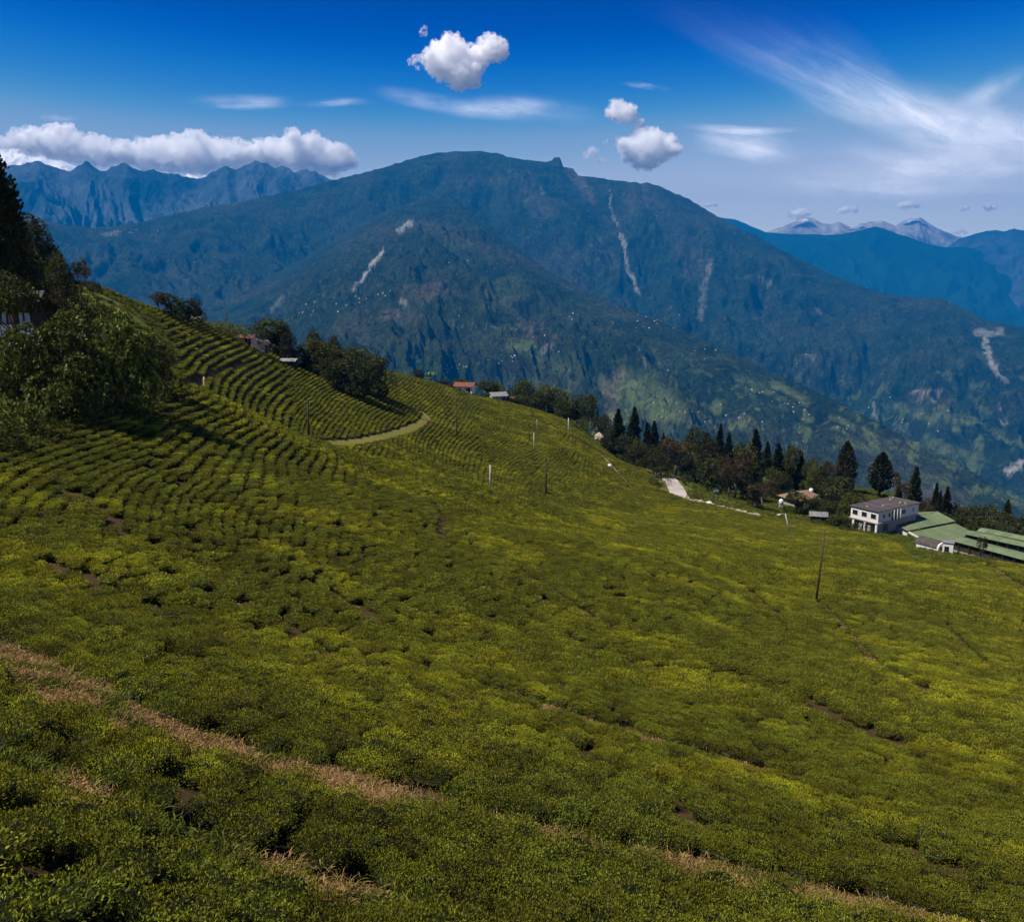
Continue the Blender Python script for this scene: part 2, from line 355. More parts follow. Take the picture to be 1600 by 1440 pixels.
z1 = z1 + (g1 - 1.1) * 165 * d1 + 7 * fbm(LX / 90, FR / 90, 3); z2 = z2 + (g2 - 1.1) * 95 * d2 + 5 * fbm(LX / 90 + 7, FR / 90, 3)
zf = -985 + 14 * fbm(LX / 700, FR / 700, 3)
LX2 = LX + .3 * wrp; fine = ridged(LX2 / 170, FR / 330 + 5, 3, .55)
z1 = z1 + (fine - .6) * 26 * np.clip(d1 * 1.5, .1, 1); z2 = z2 + (ridged((LX2 + FR * .4) / 150 + 9, FR / 260, 3, .55) - .6) * 18 * np.clip(d2 * 1.5, .08, 1)
FZ = smax(smax(z1, z2, 70), zf, 40)
FZ = np.maximum(FZ, -1080) + 5 * np.abs(fbm(LX / 34, FR / 40, 2)) 
fu, fv = to_px(FX, FY, FZ)
el = FZ / FR; run = np.maximum.accumulate(el, axis=0); FVIS = el >= run - 1e-6

def seg_dist(px, py, pts):
    d = np.full(px.shape, 1e9)
    for (x0, y0), (x1, y1) in zip(pts[:-1], pts[1:]):
        L = (x1 - x0) ** 2 + (y1 - y0) ** 2 + 1e-9; t = np.clip(((px - x0) * (x1 - x0) + (py - y0) * (y1 - y0)) / L, 0, 1)
        d = np.minimum(d, np.hypot(px - x0 - t * (x1 - x0), py - y0 - t * (y1 - y0)))
    return d
wu, wv = fu + 5 * fbm(FX / 120, FY / 120, 4, .6), fv + 4 * fbm(FX / 120 + 50, FY / 120, 4, .6)
SCARS = [([(641, 348), (633, 354), (625, 362)], 4.5, 1), ([(597, 392), (588, 405), (575, 427), (563, 442), (553, 452)], 3.8, 1), ([(955, 298), (953, 318), (958, 338), (964, 354)], 1.8, .55), ([(967, 368), (974, 380), (977, 398), (980, 412), (988, 436), (997, 462)], 3.2, .9), ([(973, 372), (976, 380)], 5, .8),
    ([(1111, 412), (1103, 440), (1096, 465), (1095, 497)], 6, .38), ([(1528, 519), (1545, 522), (1565, 518)], 7, .55), ([(1540, 530), (1541, 545), (1548, 566), (1560, 584), (1572, 594)], 5, .85), ([(1424, 611), (1450, 610), (1476, 611)], 2.5, .6), ([(1440, 615), (1438, 628)], 4, .45), ([(1462, 615), (1460, 628)], 5, .45),
    ([(1563, 635), (1570, 662)], 4, .55), ([(1190, 436), (1200, 442)], 5, .6), ([(628, 472), (634, 476)], 5, .5), ([(1262, 556), (1270, 562)], 5, .4), ([(1275, 485), (1285, 490)], 4, .4), ([(1000, 548), (1006, 572)], 1.8, .5), ([(845, 296), (848, 302)], 3, .4), ([(700, 507), (840, 515)], 1.2, .25), ([(1365, 630), (1370, 650)], 2, .6),
    ([(440, 465), (425, 485)], 5, .22), ([(856, 540), (846, 550)], 5, .35), ([(1150, 660), (1020, 652)], 1.0, .3), ([(190, 362), (160, 366)], 3, .3), ([(1310, 420), (1318, 435)], 2, .3), ([(1720, 690), (1640, 708), (1605, 721), (1588, 729), (1574, 737)], 5.5, 1.0)]
scar = np.zeros_like(FZ)
for pts, w, a in SCARS: scar = np.maximum(scar, a * np.clip(2.2 * (1 - seg_dist(wu, wv, pts) / w), 0, 1))
BROWN = [([(968, 585), (962, 625), (955, 650)], 10, .9), ([(948, 600), (945, 645)], 5, .6), ([(892, 270), (910, 290), (925, 312)], 7, .8), ([(630, 462), (660, 456), (690, 452)], 10, .55), ([(600, 490), (650, 495)], 10, .45), ([(1075, 390), (1090, 420)], 20, .35), ([(1000, 300), (960, 350)], 16, .3), ([(1120, 320), (1140, 345)], 14, .35), ([(820, 300), (850, 330)], 14, .35), ([(820, 510), (860, 530)], 14, .4), ([(1430, 618), (1475, 622)], 12, .4), ([(1380, 760), (1500, 780)], 10, .5), ([(705, 290), (830, 275)], 9, .25), ([(930, 385), (955, 410)], 12, .4)]
brown = np.zeros_like(FZ)
for pts, w, a in BROWN: brown = np.maximum(brown, a * np.clip(1.6 - seg_dist(wu, wv, pts) / w, 0, 1))
FIELD = [([(985, 610), (1040, 640)], 24, .9), ([(960, 650), (1000, 660)], 12, .6), ([(1480, 652), (1518, 658)], 6, 1), ([(1300, 650), (1330, 665)], 5, .9), ([(1352, 675), (1360, 682)], 6, .9), ([(800, 540), (830, 545)], 9, .8), ([(1450, 690), (1530, 720)], 8, .7), ([(1535, 765), (1545, 763)], 5, .9), ([(1210, 600), (1260, 625)], 6, .7), ([(1440, 745), (1480, 752)], 7, .6), ([(1400, 770), (1360, 740)], 8, .5), ([(760, 470), (800, 450)], 16, .3), ([(1560, 770), (1600, 790)], 6, .7), ([(1400, 635), (1450, 650)], 5, .7), ([(1320, 690), (1390, 715)], 6, .6), ([(840, 560), (900, 580)], 8, .35), ([(1150, 590), (1200, 610)], 6, .5)]
field = np.zeros_like(FZ)
for pts, w, a in FIELD: field = np.maximum(field, a * np.clip(1.6 - seg_dist(wu, wv, pts) / w, 0, 1))
low = np.clip((fv - 520) / 130, 0, 1) * np.clip((fu - 500) / 400, .25, 1)
field = np.maximum(field * .75, low * .55 * np.clip((fbm(LX / 120, FR / 150, 4, .6) - .30) * 5, 0, 1))
river = np.clip(1.7 - seg_dist(fu + 2 * fbm(FX / 80, FY / 80, 2), fv, [(1700, 690), (1640, 708), (1605, 722), (1580, 732), (1566, 738)]) / 4.5, 0, 1) * np.clip(1, 0, 1)

def mat_mountain():
    t = NT('mountain_forest'); p = t.pos(); a = t.n.new('ShaderNodeAttribute'); a.attribute_name = 'tint'
    s = t.n.new('ShaderNodeSeparateXYZ'); t.l.new(a.outputs['Vector'], s.inputs[0])
    nb = t.noise(p, .0011, 5, .6); nm_ = t.noise(p, .005, 6, .65); nf = t.noise(p, .017, 5, .72); nh = t.noise(p, .042, 4, .75)
    c = t.mix(t.rng(nm_, .35, .68), C4(.008, .019, .008), C4(.042, .068, .026))
    c = t.mix(t.math('MULTIPLY', t.rng(nb, .48, .64), .5), c, C4(.095, .085, .05))
    c = t.mix(t.math('MULTIPLY', t.rng(nf, .55, .70), .5), c, C4(.15, .165, .06))
    c = t.mix(t.rng(nh, .42, .58, .0, .6), c, C4(.005, .011, .006))
    c = t.mix(t.math('MULTIPLY', s.outputs[2], t.rng(nf, .42, .58, .1, .8)), c, t.mix(nm_, C4(.15, .105, .075), C4(.22, .17, .13)))
    c = t.mix(t.math('MULTIPLY', s.outputs[1], t.rng(nf, .34, .55, .1, 1)), c, t.mix(nm_, C4(.10, .16, .035), C4(.25, .28, .10)))
    c = t.mix(t.math('MULTIPLY', s.outputs[0], t.rng(nf, .36, .52, .25, 1)), c, t.mix(nh, C4(.20, .19, .16), C4(.55, .55, .50)))
    t.base(c, .95, .03)
    t.bump(t.math('ADD', t.math('MULTIPLY', nh, .6), nf), 1.0, 55.0); return t.m
M_mtn = mat_mountain()
me = mesh_np('mountain', np.stack([FX, FY, FZ], -1).reshape(-1, 3), grid_faces(NR, NC), attrs={'tint': np.stack([scar, field, brown], -1).reshape(-1, 3)})
tag(new_obj('mountain', me, M_mtn), 'forested dark green mountain across the valley with pale landslide scars', 'mountain', kind='structure')
def far_spot(u, v):
    """visible spot of the far mountain on the ray through a photograph pixel"""
    d = np.where(FVIS, (fu - u) ** 2 + (fv - v) ** 2, 1e12); k = np.unravel_index(np.argmin(d), d.shape); return Vector((FX[k], FY[k], FZ[k]))
# the river bed at the foot of the valley
b0 = far_spot(1566, 738); rv = []
for (u, v, w) in ((1566, 739, 12), (1580, 733, 45), (1600, 724, 75), (1640, 708, 95), (1720, 690, 110)):
    s = far_spot(min(u, 1930), v); rv.append((s, w))

def back_range(name, cr, rb, zb, amp, lat, n=(420, 90), power=1.0, seed=0.0, jag=10, planar=False):
    us = np.array([c[0] for c in cr]); crr = crest(cr)
    a = np.linspace(crr[0, 0], crr[-1, 0], n[0]); zc = np.interp(a, crr[:, 0], crr[:, 1]); rc = np.interp(a, crr[:, 0], crr[:, 2])
    s = np.linspace(0, 1, n[1])[:, None]
    rbk = np.concatenate([np.linspace(0, 1, int(n[1] * .85)), 1 + np.linspace(.01, .22, n[1] - int(n[1] * .85))])[:, None]
    R = rb + (rc - rb)[None] * rbk; A = np.broadcast_to(a[None], R.shape)
    if planar: R = (rb + (rc * np.cos(a) - rb)[None] * rbk) / np.cos(A)
    t = np.clip(rbk, 0, 1); Z = zb + (zc - zb)[None] * t ** power; Z = np.where(rbk > 1, zc[None] - (R - rc[None]) * .6, Z)
    L = A * rc.mean(); d = np.clip((zc[None] - Z) / (amp * 2.2), .04, 1)
    w = lat * .25 * fbm(L / lat + seed, R / lat, 3)
    Z = Z + (ridged((L + w) / lat + seed, R / (lat * 2.6) + seed, 6, .55) - 1.0) * amp * d + jag * fbm(L / 220 + seed, R / 220, 3)
    Z = np.maximum(Z, -1085)
    if not planar: Z = np.minimum(Z, 1775)
    me = mesh_np(name, np.stack([R * np.sin(A), R * np.cos(A), Z], -1).reshape(-1, 3), grid_faces(*R.shape))
    return me
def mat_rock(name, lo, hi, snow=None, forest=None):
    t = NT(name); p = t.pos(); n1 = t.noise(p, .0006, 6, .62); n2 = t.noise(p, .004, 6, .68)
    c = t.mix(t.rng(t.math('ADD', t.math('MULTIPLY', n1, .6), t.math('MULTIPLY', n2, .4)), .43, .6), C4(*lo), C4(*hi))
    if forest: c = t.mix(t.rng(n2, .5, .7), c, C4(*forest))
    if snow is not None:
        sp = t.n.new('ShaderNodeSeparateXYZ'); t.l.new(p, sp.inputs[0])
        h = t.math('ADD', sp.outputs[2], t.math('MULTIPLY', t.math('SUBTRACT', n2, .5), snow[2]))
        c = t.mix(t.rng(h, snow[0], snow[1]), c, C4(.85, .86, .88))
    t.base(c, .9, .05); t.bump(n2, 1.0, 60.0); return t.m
M3 = [(-340, 250), (-100, 246), (0, 258), (30, 255), (60, 252), (72, 258), (85, 263), (110, 264), (122, 260), (133, 256), (150, 262), (165, 266), (185, 262), (197, 257), (208, 262), (216, 268), (228, 266), (240, 262), (268, 270), (296, 278), (308, 279), (322, 274), (345, 262), (355, 257), (368, 263), (380, 259), (398, 253), (418, 258), (440, 263), (462, 269), (478, 264), (492, 266), (505, 274), (516, 283), (600, 310), (760, 350)]
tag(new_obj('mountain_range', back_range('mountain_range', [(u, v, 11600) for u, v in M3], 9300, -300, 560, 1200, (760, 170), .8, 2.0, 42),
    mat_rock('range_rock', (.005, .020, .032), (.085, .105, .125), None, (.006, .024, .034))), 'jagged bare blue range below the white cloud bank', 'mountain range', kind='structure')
M4 = [(900, 300), (1060, 325), (1130, 341), (1148, 343), (1165, 350), (1195, 363), (1240, 366), (1290, 367), (1320, 365), (1345, 360), (1368, 354), (1390, 361), (1415, 369), (1450, 381), (1480, 387), (1510, 386), (1540, 395), (1570, 407), (1600, 417), (1700, 440), (1940, 480)]
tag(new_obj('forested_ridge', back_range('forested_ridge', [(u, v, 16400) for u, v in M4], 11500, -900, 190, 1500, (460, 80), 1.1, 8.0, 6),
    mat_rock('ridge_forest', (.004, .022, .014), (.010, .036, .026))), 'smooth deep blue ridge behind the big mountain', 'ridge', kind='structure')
M5 = [(1100, 400), (1190, 366), (1215, 357), (1235, 350), (1250, 343), (1262, 338), (1272, 341), (1285, 349), (1300, 351), (1310, 346), (1318, 350), (1330, 356), (1345, 349), (1362, 347), (1380, 345), (1390, 349), (1400, 353), (1412, 345), (1424, 340), (1436, 338), (1446, 345), (1460, 355), (1475, 360), (1490, 368), (1520, 372), (1600, 372), (1940, 380)]
tag(new_obj('snow_mountain', back_range('snow_mountain', [(u, v, 26000 * math.hypot(1, sky_ab(u, v)[0])) for u, v in M5], 21400, -300, 420, 2000, (500, 90), .9, 5.0, 26, True),
    mat_rock('far_snow_rock', (.10, .10, .10), (.34, .31, .29), (1830, 2080, 520))), 'distant grey peaks with snow caps beyond the deep blue ridge', 'mountain range', kind='structure')
M7 = [(1430, 420), (1500, 372), (1530, 364), (1555, 358), (1570, 361), (1585, 357), (1610, 360), (1800, 345), (1940, 350)]
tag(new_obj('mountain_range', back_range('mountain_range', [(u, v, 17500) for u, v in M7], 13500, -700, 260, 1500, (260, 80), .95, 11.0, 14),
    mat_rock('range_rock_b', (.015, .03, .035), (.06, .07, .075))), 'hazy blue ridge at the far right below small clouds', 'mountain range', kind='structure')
M6 = [(-340, 215), (-100, 228), (0, 232), (30, 233), (48, 241), (62, 240), (78, 247), (95, 248), (108, 256), (125, 262), (150, 274), (280, 282), (296, 270), (308, 267), (320, 274), (340, 284), (640, 340)]
tag(new_obj('snow_mountain', back_range('snow_mountain', [(u, v, 28500 * math.hypot(1, sky_ab(u, v)[0])) for u, v in M6], 23500, 200, 520, 2400, (500, 90), .8, 14.0, 30, True),
    mat_rock('snow_field', (.10, .10, .10), (.25, .23, .22), (1500, 2400, 1500))), 'snow covered peaks half hidden in the long cloud bank', 'mountain range', kind='structure')

# ------------------------------------------------------------------ haze (the valley's air)
HB = (-12500, 12500, -1500, 18300, -1101, 1790)
hv = [(x, y, z) for x in HB[:2] for y in HB[2:4] for z in HB[4:]]
hme = mesh_np('haze', hv, [[0, 1, 3, 2], [4, 6, 7, 5], [0, 4, 5, 1], [2, 3, 7, 6], [0, 2, 6, 4], [1, 5, 7, 3]], smooth=False)
hm = bpy.data.materials.new('haze_air'); hm.use_nodes = True; hn = hm.node_tree.nodes; hn.clear()
ho = hn.new('ShaderNodeOutputMaterial'); hp = hn.new('ShaderNodeVolumePrincipled')
hp.inputs['Color'].default_value = (.0, .27, .72, 1); hp.inputs['Density'].default_value = 5.9e-5; hp.inputs['Anisotropy'].default_value = 0.0
hm.node_tree.links.new(hp.outputs[0], ho.inputs['Volume'])
tag(new_obj('haze', hme, hm), kind='stuff')

# ------------------------------------------------------------------ clouds (all beyond or above the haze box)
def mat_cirrus():
    t = NT('cirrus_ice'); a = t.attr('local', 'Vector'); q = t.attr('fibre', 'Vector'); amt = t.attr('amount')
    wz = t.n.new('ShaderNodeTexNoise'); t.l.new(q, wz.inputs['Vector']); wz.inputs['Scale'].default_value = .5; wz.inputs['Detail'].default_value = 3
    w = t.vmul(t.vmul(wz.outputs['Color'], (.5, .5, .5), 'SUBTRACT'), (.8, 1.3, 0)); l = t.vmul(a, w, 'ADD')
    ln = t.n.new('ShaderNodeVectorMath'); ln.operation = 'LENGTH'; t.l.new(l, ln.inputs[0])
    m = t.n.new('ShaderNodeMapRange'); m.interpolation_type = 'SMOOTHERSTEP'; t.l.new(ln.outputs['Value'], m.inputs[0]); m.inputs[1].default_value = 1.0; m.inputs[2].default_value = 0
    f = t.rng(t.noise(t.vmul(q, (.55, 3.2, 1)), 1.0, 8, .62, .8), .28, .78); f2 = t.rng(t.noise(q, .7, 5, .62), .32, .68)
    al = t.math('MULTIPLY', t.math('MULTIPLY', m.outputs[0], t.math('MULTIPLY', t.math('ADD', t.math('MULTIPLY', f, .75), .25), f2)), amt, True)
    tr = t.n.new('ShaderNodeBsdfTransparent'); tl = t.n.new('ShaderNodeBsdfTranslucent'); tl.inputs[0].default_value = C4(.95, .95, .97)
    mx = t.n.new('ShaderNodeMixShader'); t.l.new(al, mx.inputs[0]); t.l.new(tr.outputs[0], mx.inputs[1]); t.l.new(tl.outputs[0], mx.inputs[2])
    t.l.new(mx.outputs[0], t.out.inputs['Surface']); return t.m
M_cir = mat_cirrus()
CIR = [  # ends and half-width in photo pixels, amount, label
 (1225, 95, 1640, 300, 60, .95, 'broad diagonal veil of cirrus sweeping down across the right of the sky'), (1270, 150, 1660, 245, 70, .85, 'pale cirrus sheet over the distant snow peaks'),
 (1470, 200, 1630, 95, 30, .6, 'faint cirrus plume rising to the upper right'), (1040, 212, 1290, 246, 30, 1.0, 'streaky cirrus patch just right of the round cumulus'),
 (1230, 252, 1700, 268, 34, 1.0, 'long level cirrus band above the small clouds'), (1040, 195, 1280, 207, 11, .9, 'thin bright cirrus streak above the streaky patch'),
 (440, 164, 600, 158, 9, .45, 'short thin cirrus streak above the end of the cloud bank'), (570, 140, 800, 180, 22, .5, 'wispy cirrus smear under the big cumulus'),
 (630, 166, 980, 188, 28, .65, 'faint cirrus veil above the mountain top'), (965, 132, 1060, 140, 7, .6, 'small isolated cirrus dash in the deep blue'),
 (55, 186, 130, 184, 8, .6, 'small cirrus dash above the cloud bank'), (1100, 290, 1700, 300, 28, .9, 'low cirrus haze band over the far peaks'),
 (250, 156, 480, 163, 16, .6, 'very faint cirrus film over the left of the sky'), (1400, 205, 1700, 240, 80, .75, 'soft cirrus sheet at the right edge')]
for i, (u0, v0, u1, v1, hw, amt, lab) in enumerate(CIR):
    alt = 9000 + 45 * i
    def onalt(u, v): a_, b_ = sky_ab(u, v); return np.array([a_ * alt / b_, alt / b_])
    c0, c1 = onalt(u0, v0), onalt(u1, v1); um, vm = (u0 + u1) / 2, (v0 + v1) / 2; Lp = math.hypot(u1 - u0, v1 - v0)
    nx, ny = -(v1 - v0) / Lp, (u1 - u0) / Lp
    ce = onalt(um, vm); e1 = (c1 - c0) / 2; e2 = (onalt(um + nx * hw, vm + ny * hw) - onalt(um - nx * hw, vm - ny * hw)) / 2
    g = np.linspace(-1.35, 1.35, 9); gx, gy = np.meshgrid(g, g); gx, gy = gx.ravel(), gy.ravel()
    pt = ce[None] + gx[:, None] * e1 + gy[:, None] * e2
    z = alt + 60 * np.sin(gx * 2 + i) + 0 * gx
    keep = np.column_stack([pt, z]); ls = max(Lp / 110., 2.4)
    me = mesh_np('cirrus_cloud', keep, grid_faces(9, 9), attrs={'local': np.column_stack([gx, gy, gx * 0]), 'fibre': np.column_stack([gx * ls / 2 + i * 7.3, gy * max(hw / 55., .4) + i * 3.1, gx * 0 + i]), 'amount': gx * 0 + amt})
    tag(new_obj('cirrus_cloud', me, M_cir), lab, 'cloud', 'cirrus clouds')

def mat_vapour(name, dens, px=None):
    m = bpy.data.materials.new(name); m.use_nodes = True; n = m.node_tree.nodes; l = m.node_tree.links; n.clear()
    o = n.new('ShaderNodeOutputMaterial'); v = n.new('ShaderNodeVolumePrincipled'); v.inputs['Color'].default_value = (1, 1, 1, 1); v.inputs['Anisotropy'].default_value = .0
    v.inputs['Density'].default_value = dens
    if px:
        g = n.new('ShaderNodeTexCoord'); z = n.new('ShaderNodeTexNoise'); z.inputs['Scale'].default_value = 1 / (px * 6.5); z.inputs['Detail'].default_value = 4; z.inputs['Roughness'].default_value = .62; l.new(g.outputs['Object'], z.inputs['Vector'])
        r = n.new('ShaderNodeMapRange'); l.new(z.outputs[0], r.inputs[0]); r.inputs[1].default_value = .42; r.inputs[2].default_value = .66; r.inputs[3].default_value = 0; r.inputs[4].default_value = dens; l.new(r.outputs[0], v.inputs['Density'])
    l.new(v.outputs[0], o.inputs['Volume']); return m
M_cum = mat_vapour('cumulus_core', .022); M_veil = mat_vapour('cumulus_veil', .013, 24000 / F)
import bmesh
_ico = bmesh.new(); bmesh.ops.create_icosphere(_ico, subdivisions=2, radius=1.0)
ICO_V = np.array([v.co[:] for v in _ico.verts]); ICO_F = np.array([[q.index for q in f.verts] for f in _ico.faces]); _ico.free()
_tx = {}
def ctex(name, scale, depth):
    if name not in _tx:
        t = bpy.data.textures.new(name, 'CLOUDS'); t.noise_scale = scale; t.noise_depth = depth; t.noise_basis = 'ORIGINAL_PERLIN'; _tx[name] = t
    return _tx[name]
def puffs(lobes, Y, r_, nsub, flat, grow):
    V, Fc, n, pts = [], [], 0, []
    for u, v, rad in lobes:
        pts.append((u, v, rad * grow, 0))
        for k in range(nsub):
            an = r_.uniform(0, 6.283); q = rad * r_.uniform(.6, .95); pts.append((u + q * math.cos(an), v - abs(q) * math.sin(an) * (1 if math.sin(an) > 0 else flat * .7), rad * r_.uniform(.2, .6) * grow, r_.uniform(-.8, .8) * rad))
    for u, v, rad, dz in pts:
        a_, b_ = sky_ab(u, v); y = Y + dz * Y / F; c = np.array([a_ * Y, y, b_ * Y]); R = rad * Y / F
        V.append(ICO_V * np.array([R, R, R * .92]) + c); Fc.append(ICO_F + n); n += len(ICO_V)
    return np.concatenate(V), np.concatenate(Fc)
def cumulus(lab, lobes, Y, flat=1.0, vox=1.0, seed=1, nsub=5, group='cumulus clouds', core=True):
    V, Fc = puffs(lobes, Y, np.random.default_rng(seed), nsub, flat, 1.0); ctr = V.mean(0); ctr[2] = V[:, 2].min(); px = Y / F
    root = empty('cumulus_cloud', ctr); tag(root, lab, 'cloud', group)
    for nm, gr_, mat, dsp in (('core', .70, M_cum, 1.1), ('veil', 1.18, M_veil, 1.8)):
        if nm == 'core' and not core: continue
        V, Fc = puffs(lobes, Y, np.random.default_rng(seed), nsub, flat, gr_); o = new_obj(nm, mesh_np(nm, V - ctr, Fc), mat, root)
        m = o.modifiers.new('remesh', 'REMESH'); m.mode = 'VOXEL'; m.voxel_size = px * 1.5 * vox
        for tn, sc, st in (('puff_big', 13, 9), ('puff_mid', 5.5, 7), ('puff_small', 2.3, 4)):
            d = o.modifiers.new(tn, 'DISPLACE'); d.texture = ctex(tn, sc * px, 2); d.texture_coords = 'GLOBAL'; d.strength = st * px * dsp * min(1, vox + .3); d.mid_level = .5
    return root
cumulus('big ragged white cumulus high above the mountain top', [(705, 85, 24), (722, 112, 24), (690, 100, 22), (738, 88, 16), (768, 76, 20), (782, 78, 13), (708, 68, 13), (752, 96, 12), (738, 125, 12), (696, 78, 15), (680, 72, 8), (715, 130, 12)], 24000, seed=3)
cumulus('small torn cloud scrap just above left of the big cumulus', [(664, 44, 4), (662, 54, 4.5), (666, 50, 3)], 24000, seed=5, nsub=3, vox=.5, core=False)
cumulus('wispy cloud fragment at the left edge of the big cumulus', [(650, 92, 6), (644, 98, 5), (658, 88, 5), (652, 106, 4)], 24000, seed=6, nsub=3, vox=.5, core=False)
cumulus('rounded white cumulus sitting over the right shoulder of the mountain', [(1010, 234, 28), (990, 232, 20), (1034, 230, 20), (1008, 252, 13), (1044, 226, 12), (984, 244, 12), (1018, 216, 15), (1000, 218, 12)], 24000, seed=8)
cumulus('small puffy cumulus above the rounded one', [(962, 166, 10), (975, 176, 14), (955, 180, 8), (988, 172, 8), (966, 182, 8)], 24000, seed=9, nsub=5, vox=.7)
cumulus('tiny cloud link between the two right cumulus', [(1000, 190, 6), (1008, 199, 5), (995, 197, 5)], 24000, seed=10, nsub=3, vox=.5)
cumulus('faint cloud scrap left of the rounded cumulus', [(925, 240, 7), (918, 244, 5), (942, 250, 5), (945, 222, 4)], 24000, seed=11, nsub=3, vox=.5, core=False)
r_ = np.random.default_rng(21); bank = []
_bt = np.array([(-140, 208), (0, 208), (60, 204), (110, 202), (128, 212), (180, 219), (215, 223), (250, 216), (290, 211), (330, 219), (380, 223), (420, 223), (480, 216), (520, 226), (558, 238)], float); _bb = np.array([(-140, 236), (0, 236), (60, 236), (130, 252), (200, 254), (260, 262), (300, 268), (340, 262), (400, 254), (460, 258), (500, 268), (540, 264), (558, 246)], float)
for k in range(130):
    u = r_.uniform(-130, 552); t0, b0 = np.interp(u, *_bt.T), np.interp(u, *_bb.T); b0 += 5; t0 -= 2; R = r_.uniform(.26, .52) * (b0 - t0); R = max(R, 4); bank.append((u, r_.uniform(t0 + R * .9, b0 - R * .9), R))
cumulus('long white cloud bank lying along the snowy range', bank, 23000, seed=12, nsub=3, vox=1.2, flat=.9)
for u, v, R, lab in ((1110, 320, 8, 'little cloud puff behind the right slope of the big mountain'), (1248, 332, 13, 'flat little cloud capping the left snow peak'), (1326, 327, 11, 'flat little cloud between the two snow peaks'), (1420, 319, 12, 'flat little cloud above the sharp snow peak'), (1507, 324, 6, 'smallest cloud dot over the far right range'), (1547, 322, 9, 'little cloud puff near the right edge over the range'), (1500, 362, 8, 'white cloud tuft behind the far right ridge')):
    cumulus(lab, [(u, v, R * .62), (u - R * .6, v + 1, R * .5), (u + R * .6, v, R * .52), (u + R * 1.1, v + 1, R * .38), (u - R * 1.1, v + 1.5, R * .36)], 25500 if v < 350 else 25000, seed=int(u), nsub=3, vox=.5, flat=.4, core=True, group='little clouds over the far peaks')

# ------------------------------------------------------------------ leaf and tea materials
def leaf_mat(name, dark, mid, lite, patch=None, rough=.6, trans=.2, spec=.12, pscale=.11):
    t = NT(name); a = t.attr('shade'); r = t.rand()
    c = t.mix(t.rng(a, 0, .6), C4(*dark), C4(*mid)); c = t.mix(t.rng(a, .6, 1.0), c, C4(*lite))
    if patch:                                    # flush of young shoots / older wood, in uneven patches over the field
        p = t.pos(); n = t.noise(p, pscale, 4, .6); n2 = t.noise(p, pscale * 5, 4, .6)
        k = t.math('MULTIPLY', t.rng(t.math('ADD', t.math('MULTIPLY', n, .6), t.math('MULTIPLY', n2, .4)), .49, .62), t.rng(a, .2, .7))
        c = t.mix(k, c, C4(*patch))
    hs = t.n.new('ShaderNodeHueSaturation'); t.l.new(c, hs.inputs['Color']); t.l.new(t.rng(r, 0, 1, .68, 1.3), hs.inputs['Value']); t.l.new(t.rng(r, 0, 1, .487, .508), hs.inputs['Hue'])
    t.base(hs.outputs[0], rough, spec)
    tr = t.n.new('ShaderNodeBsdfTranslucent'); t.l.new(hs.outputs[0], tr.inputs[0]); mx = t.n.new('ShaderNodeMixShader'); mx.inputs[0].default_value = trans
    t.l.new(t.bsdf.outputs[0], mx.inputs[1]); t.l.new(tr.outputs[0], mx.inputs[2]); t.l.new(mx.outputs[0], t.out.inputs['Surface']); return t.m
M_tea = leaf_mat('tea_leaves', (.014, .018, .003), (.138, .148, .011), (.30, .305, .022), (.43, .415, .016), .5, .28, .15)
def unit(a): return a / (np.linalg.norm(a, axis=-1, keepdims=True) + 1e-9)
def leaves(c, d, L, W, r_, droop=0.0):
    """diamond leaves: centres c, directions d, length L, width W (arrays) -> verts, quads"""
    n = len(c); rnd = unit(r_.normal(size=(n, 3))); s = unit(np.cross(d, rnd)); L = np.broadcast_to(L, n)[:, None]; W = np.broadcast_to(W, n)[:, None]
    b = c - d * L * .5; tip = c + d * L * .5; tip[:, 2] -= droop * L[:, 0]; mid = c + d * L * .05
    V = np.stack([b, mid + s * W * .5, tip, mid - s * W * .5], 1).reshape(-1, 3); return V, np.arange(n * 4).reshape(n, 4)
def join(parts):
    """parts: (verts, faces(list/array), shade array) -> one mesh with a shade attribute"""
    V, Fs, S, n = [], [], [], 0
    for v, f, s in parts:
        V.append(v); Fs += [list(map(int, q + n)) for q in np.asarray(f)] if not isinstance(f, list) else [[i + n for i in q] for q in f]
        S.append(np.broadcast_to(s, len(v))); n += len(v)
    return np.concatenate(V), Fs, np.concatenate(S)
